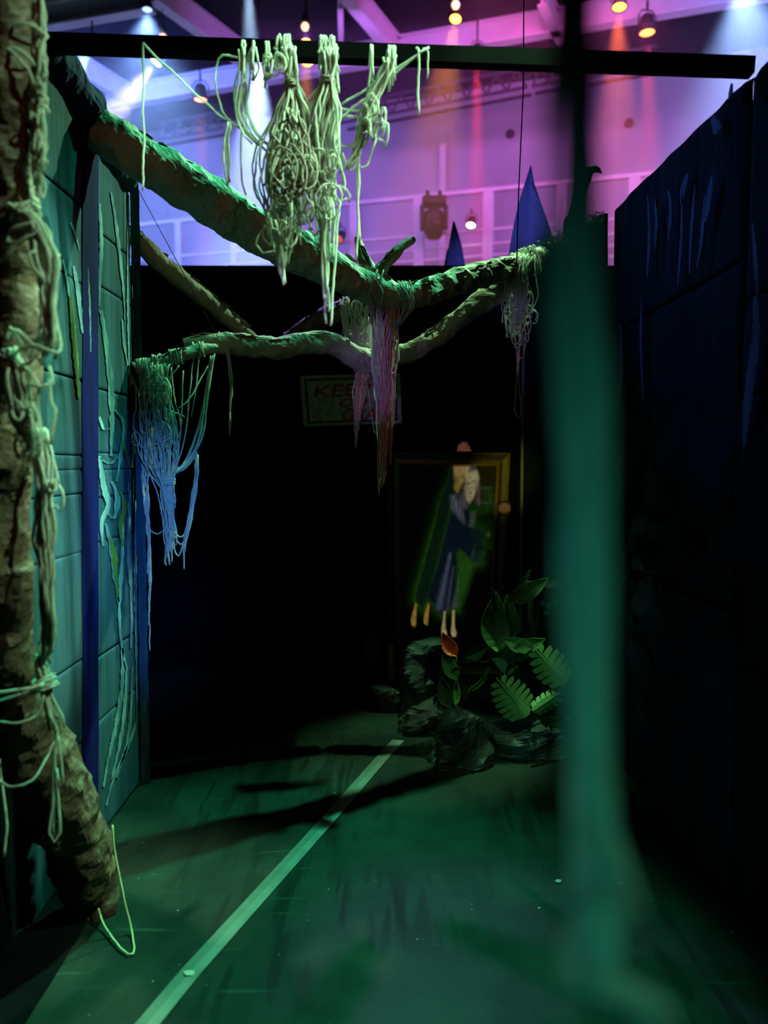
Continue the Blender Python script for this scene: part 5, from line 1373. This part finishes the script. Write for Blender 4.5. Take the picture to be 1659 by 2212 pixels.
monstera((1152, 1398), (1222, 1476), 78, 3.58, 3.68, m_leaf, pl3, 6)
monstera((1072, 1464), (1138, 1548), 84, 3.58, 3.68, m_leaf, pl3, 7)
monstera((1220, 1490), (1150, 1536), 42, 3.53, 3.63, m_leafl, pl3, 6)
monstera((1318, 1494), (1246, 1540), 60, 3.48, 3.58, m_leaf, pl3, 6)
monstera((1126, 1562), (1156, 1530), 40, 3.58, 3.64, m_leafd, pl3, 4)
monstera((1200, 1572), (1170, 1536), 36, 3.58, 3.64, m_leafd, pl3, 4)
blade((1150, 1392), (1164, 1300), 10, 3.88, 3.88, m_leafb, pl3, 6)
stem([(1222, 1476, 3.68), (1190, 1530, 3.68), (1160, 1590, 3.68)], 0.006, m_leafd, pl3); stem([(1138, 1548, 3.68), (1150, 1570, 3.68), (1158, 1592, 3.68)], 0.006, m_leafd, pl3)
stem([(1246, 1540, 3.58), (1200, 1570, 3.63), (1160, 1592, 3.68)], 0.005, m_leafd, pl3)
b1 = aty(972, 1525, 3.9); b1.z = 0
pl4 = thing('red_leaf_plant', 'slender plant with one orange red leaf in front of the frame', 'plant', b1, 'prop plants by the frame')
blade((956, 1366), (986, 1418), 32, 3.86, 3.9, m_leafr, pl4, 9, -3)
blade((958, 1402), (988, 1470), 32, 3.86, 3.9, m_leaf, pl4, 8, -4)
blade((974, 1472), (992, 1440), 18, 3.86, 3.9, m_leaf, pl4, 7, 2)
blade((954, 1462), (974, 1530), 34, 3.9, 3.92, m_leafd, pl4, 8, -4)
blade((985, 1466), (984, 1526), 16, 3.86, 3.9, m_leaf, pl4, 7, 2)
blade((1056, 1444), (1010, 1494), 10, 3.95, 3.92, m_leaf, pl4, 8, 8)
blade((1008, 1464), (1006, 1510), 22, 3.98, 3.95, m_leafd, pl4, 8, 2)
blade((1060, 1392), (1000, 1420), 30, 4.6, 4.6, m_leafd, pl4, 8, 3)
stem([(986, 1418, 3.9), (984, 1480, 3.9), (976, 1540, 3.9)], 0.005, m_leafd, pl4)
# dark lantern like lamp behind the plants
c = aty(1180, 1290, 3.950)
ln = thing('floor_lamp_housing', 'dark boxy lamp housing with pale painted glints behind the plants', 'lamp', (c.x, c.y, 0))
mk('housing', *bevbox(c.x - 0.075, c.x + 0.075, 3.900, 4.060, c.z - 0.16, c.z + 0.05, 0.014), m_blackm, ln)
mk('top_plate', *bevbox(c.x - 0.085, c.x + 0.085, 3.880, 4.070, c.z + 0.05, c.z + 0.066, 0.004), m_cone, ln)
for i, (dx, dz) in enumerate(((-0.03, -0.02), (0.0, -0.035), (0.03, -0.015), (-0.01, -0.07))):
    mk('glint_bead', *lathe((c.x + dx, 3.897, c.z + dz), [(0.014, 0), (0.011, 0.008), (0.0, 0.012)], 10, (0, -1, 0)), m_streak, ln)  # pale beads stand in for highlights on the housing
mk('stand', *tube([(c.x, 3.980, 0), (c.x, 3.980, c.z - 0.15)], 0.018, 10), m_blackm, ln)
mk('foot', *lathe((c.x, 3.980, 0), [(0.11, 0), (0.11, 0.012), (0.03, 0.02)], 18), m_blackm, ln)
mk('side_tube', *tube([aty(1148, 1282, 3.920), aty(1146, 1340, 3.920), aty(1150, 1400, 3.920)], 0.014, 8), m_wood, ln)

# scraps on the floor --------------------------------------------------------
for (x, y, s, lab) in ((407, 2104, 0.018, 'white torn paper scrap beside the tape line'), (1340, 1908, 0.016, 'tiny pale thread scrap on the dark floor at right'), (1205, 1904, 0.012, 'tiny pale scrap on the floor left of the blurred yarn')):
    p = atz(x, y, 0.003); rq = random.Random(int(x)); V = [Vector((p.x, p.y, 0.004))]; k = 7
    for i in range(k):
        a = 2 * PI * i / k; q = s * rq.uniform(0.35, 0.8); V.append(p + Vector((math.cos(a) * q * 1.5, math.sin(a) * q, rq.uniform(0.0, 0.006))))
    o = mk('paper_scrap', V, [(0, 1 + i, 1 + (i + 1) % k) for i in range(k)], m_yarn); solid(o, 0.0008)
    tag(o, lab, 'scrap', 'scraps on the floor')
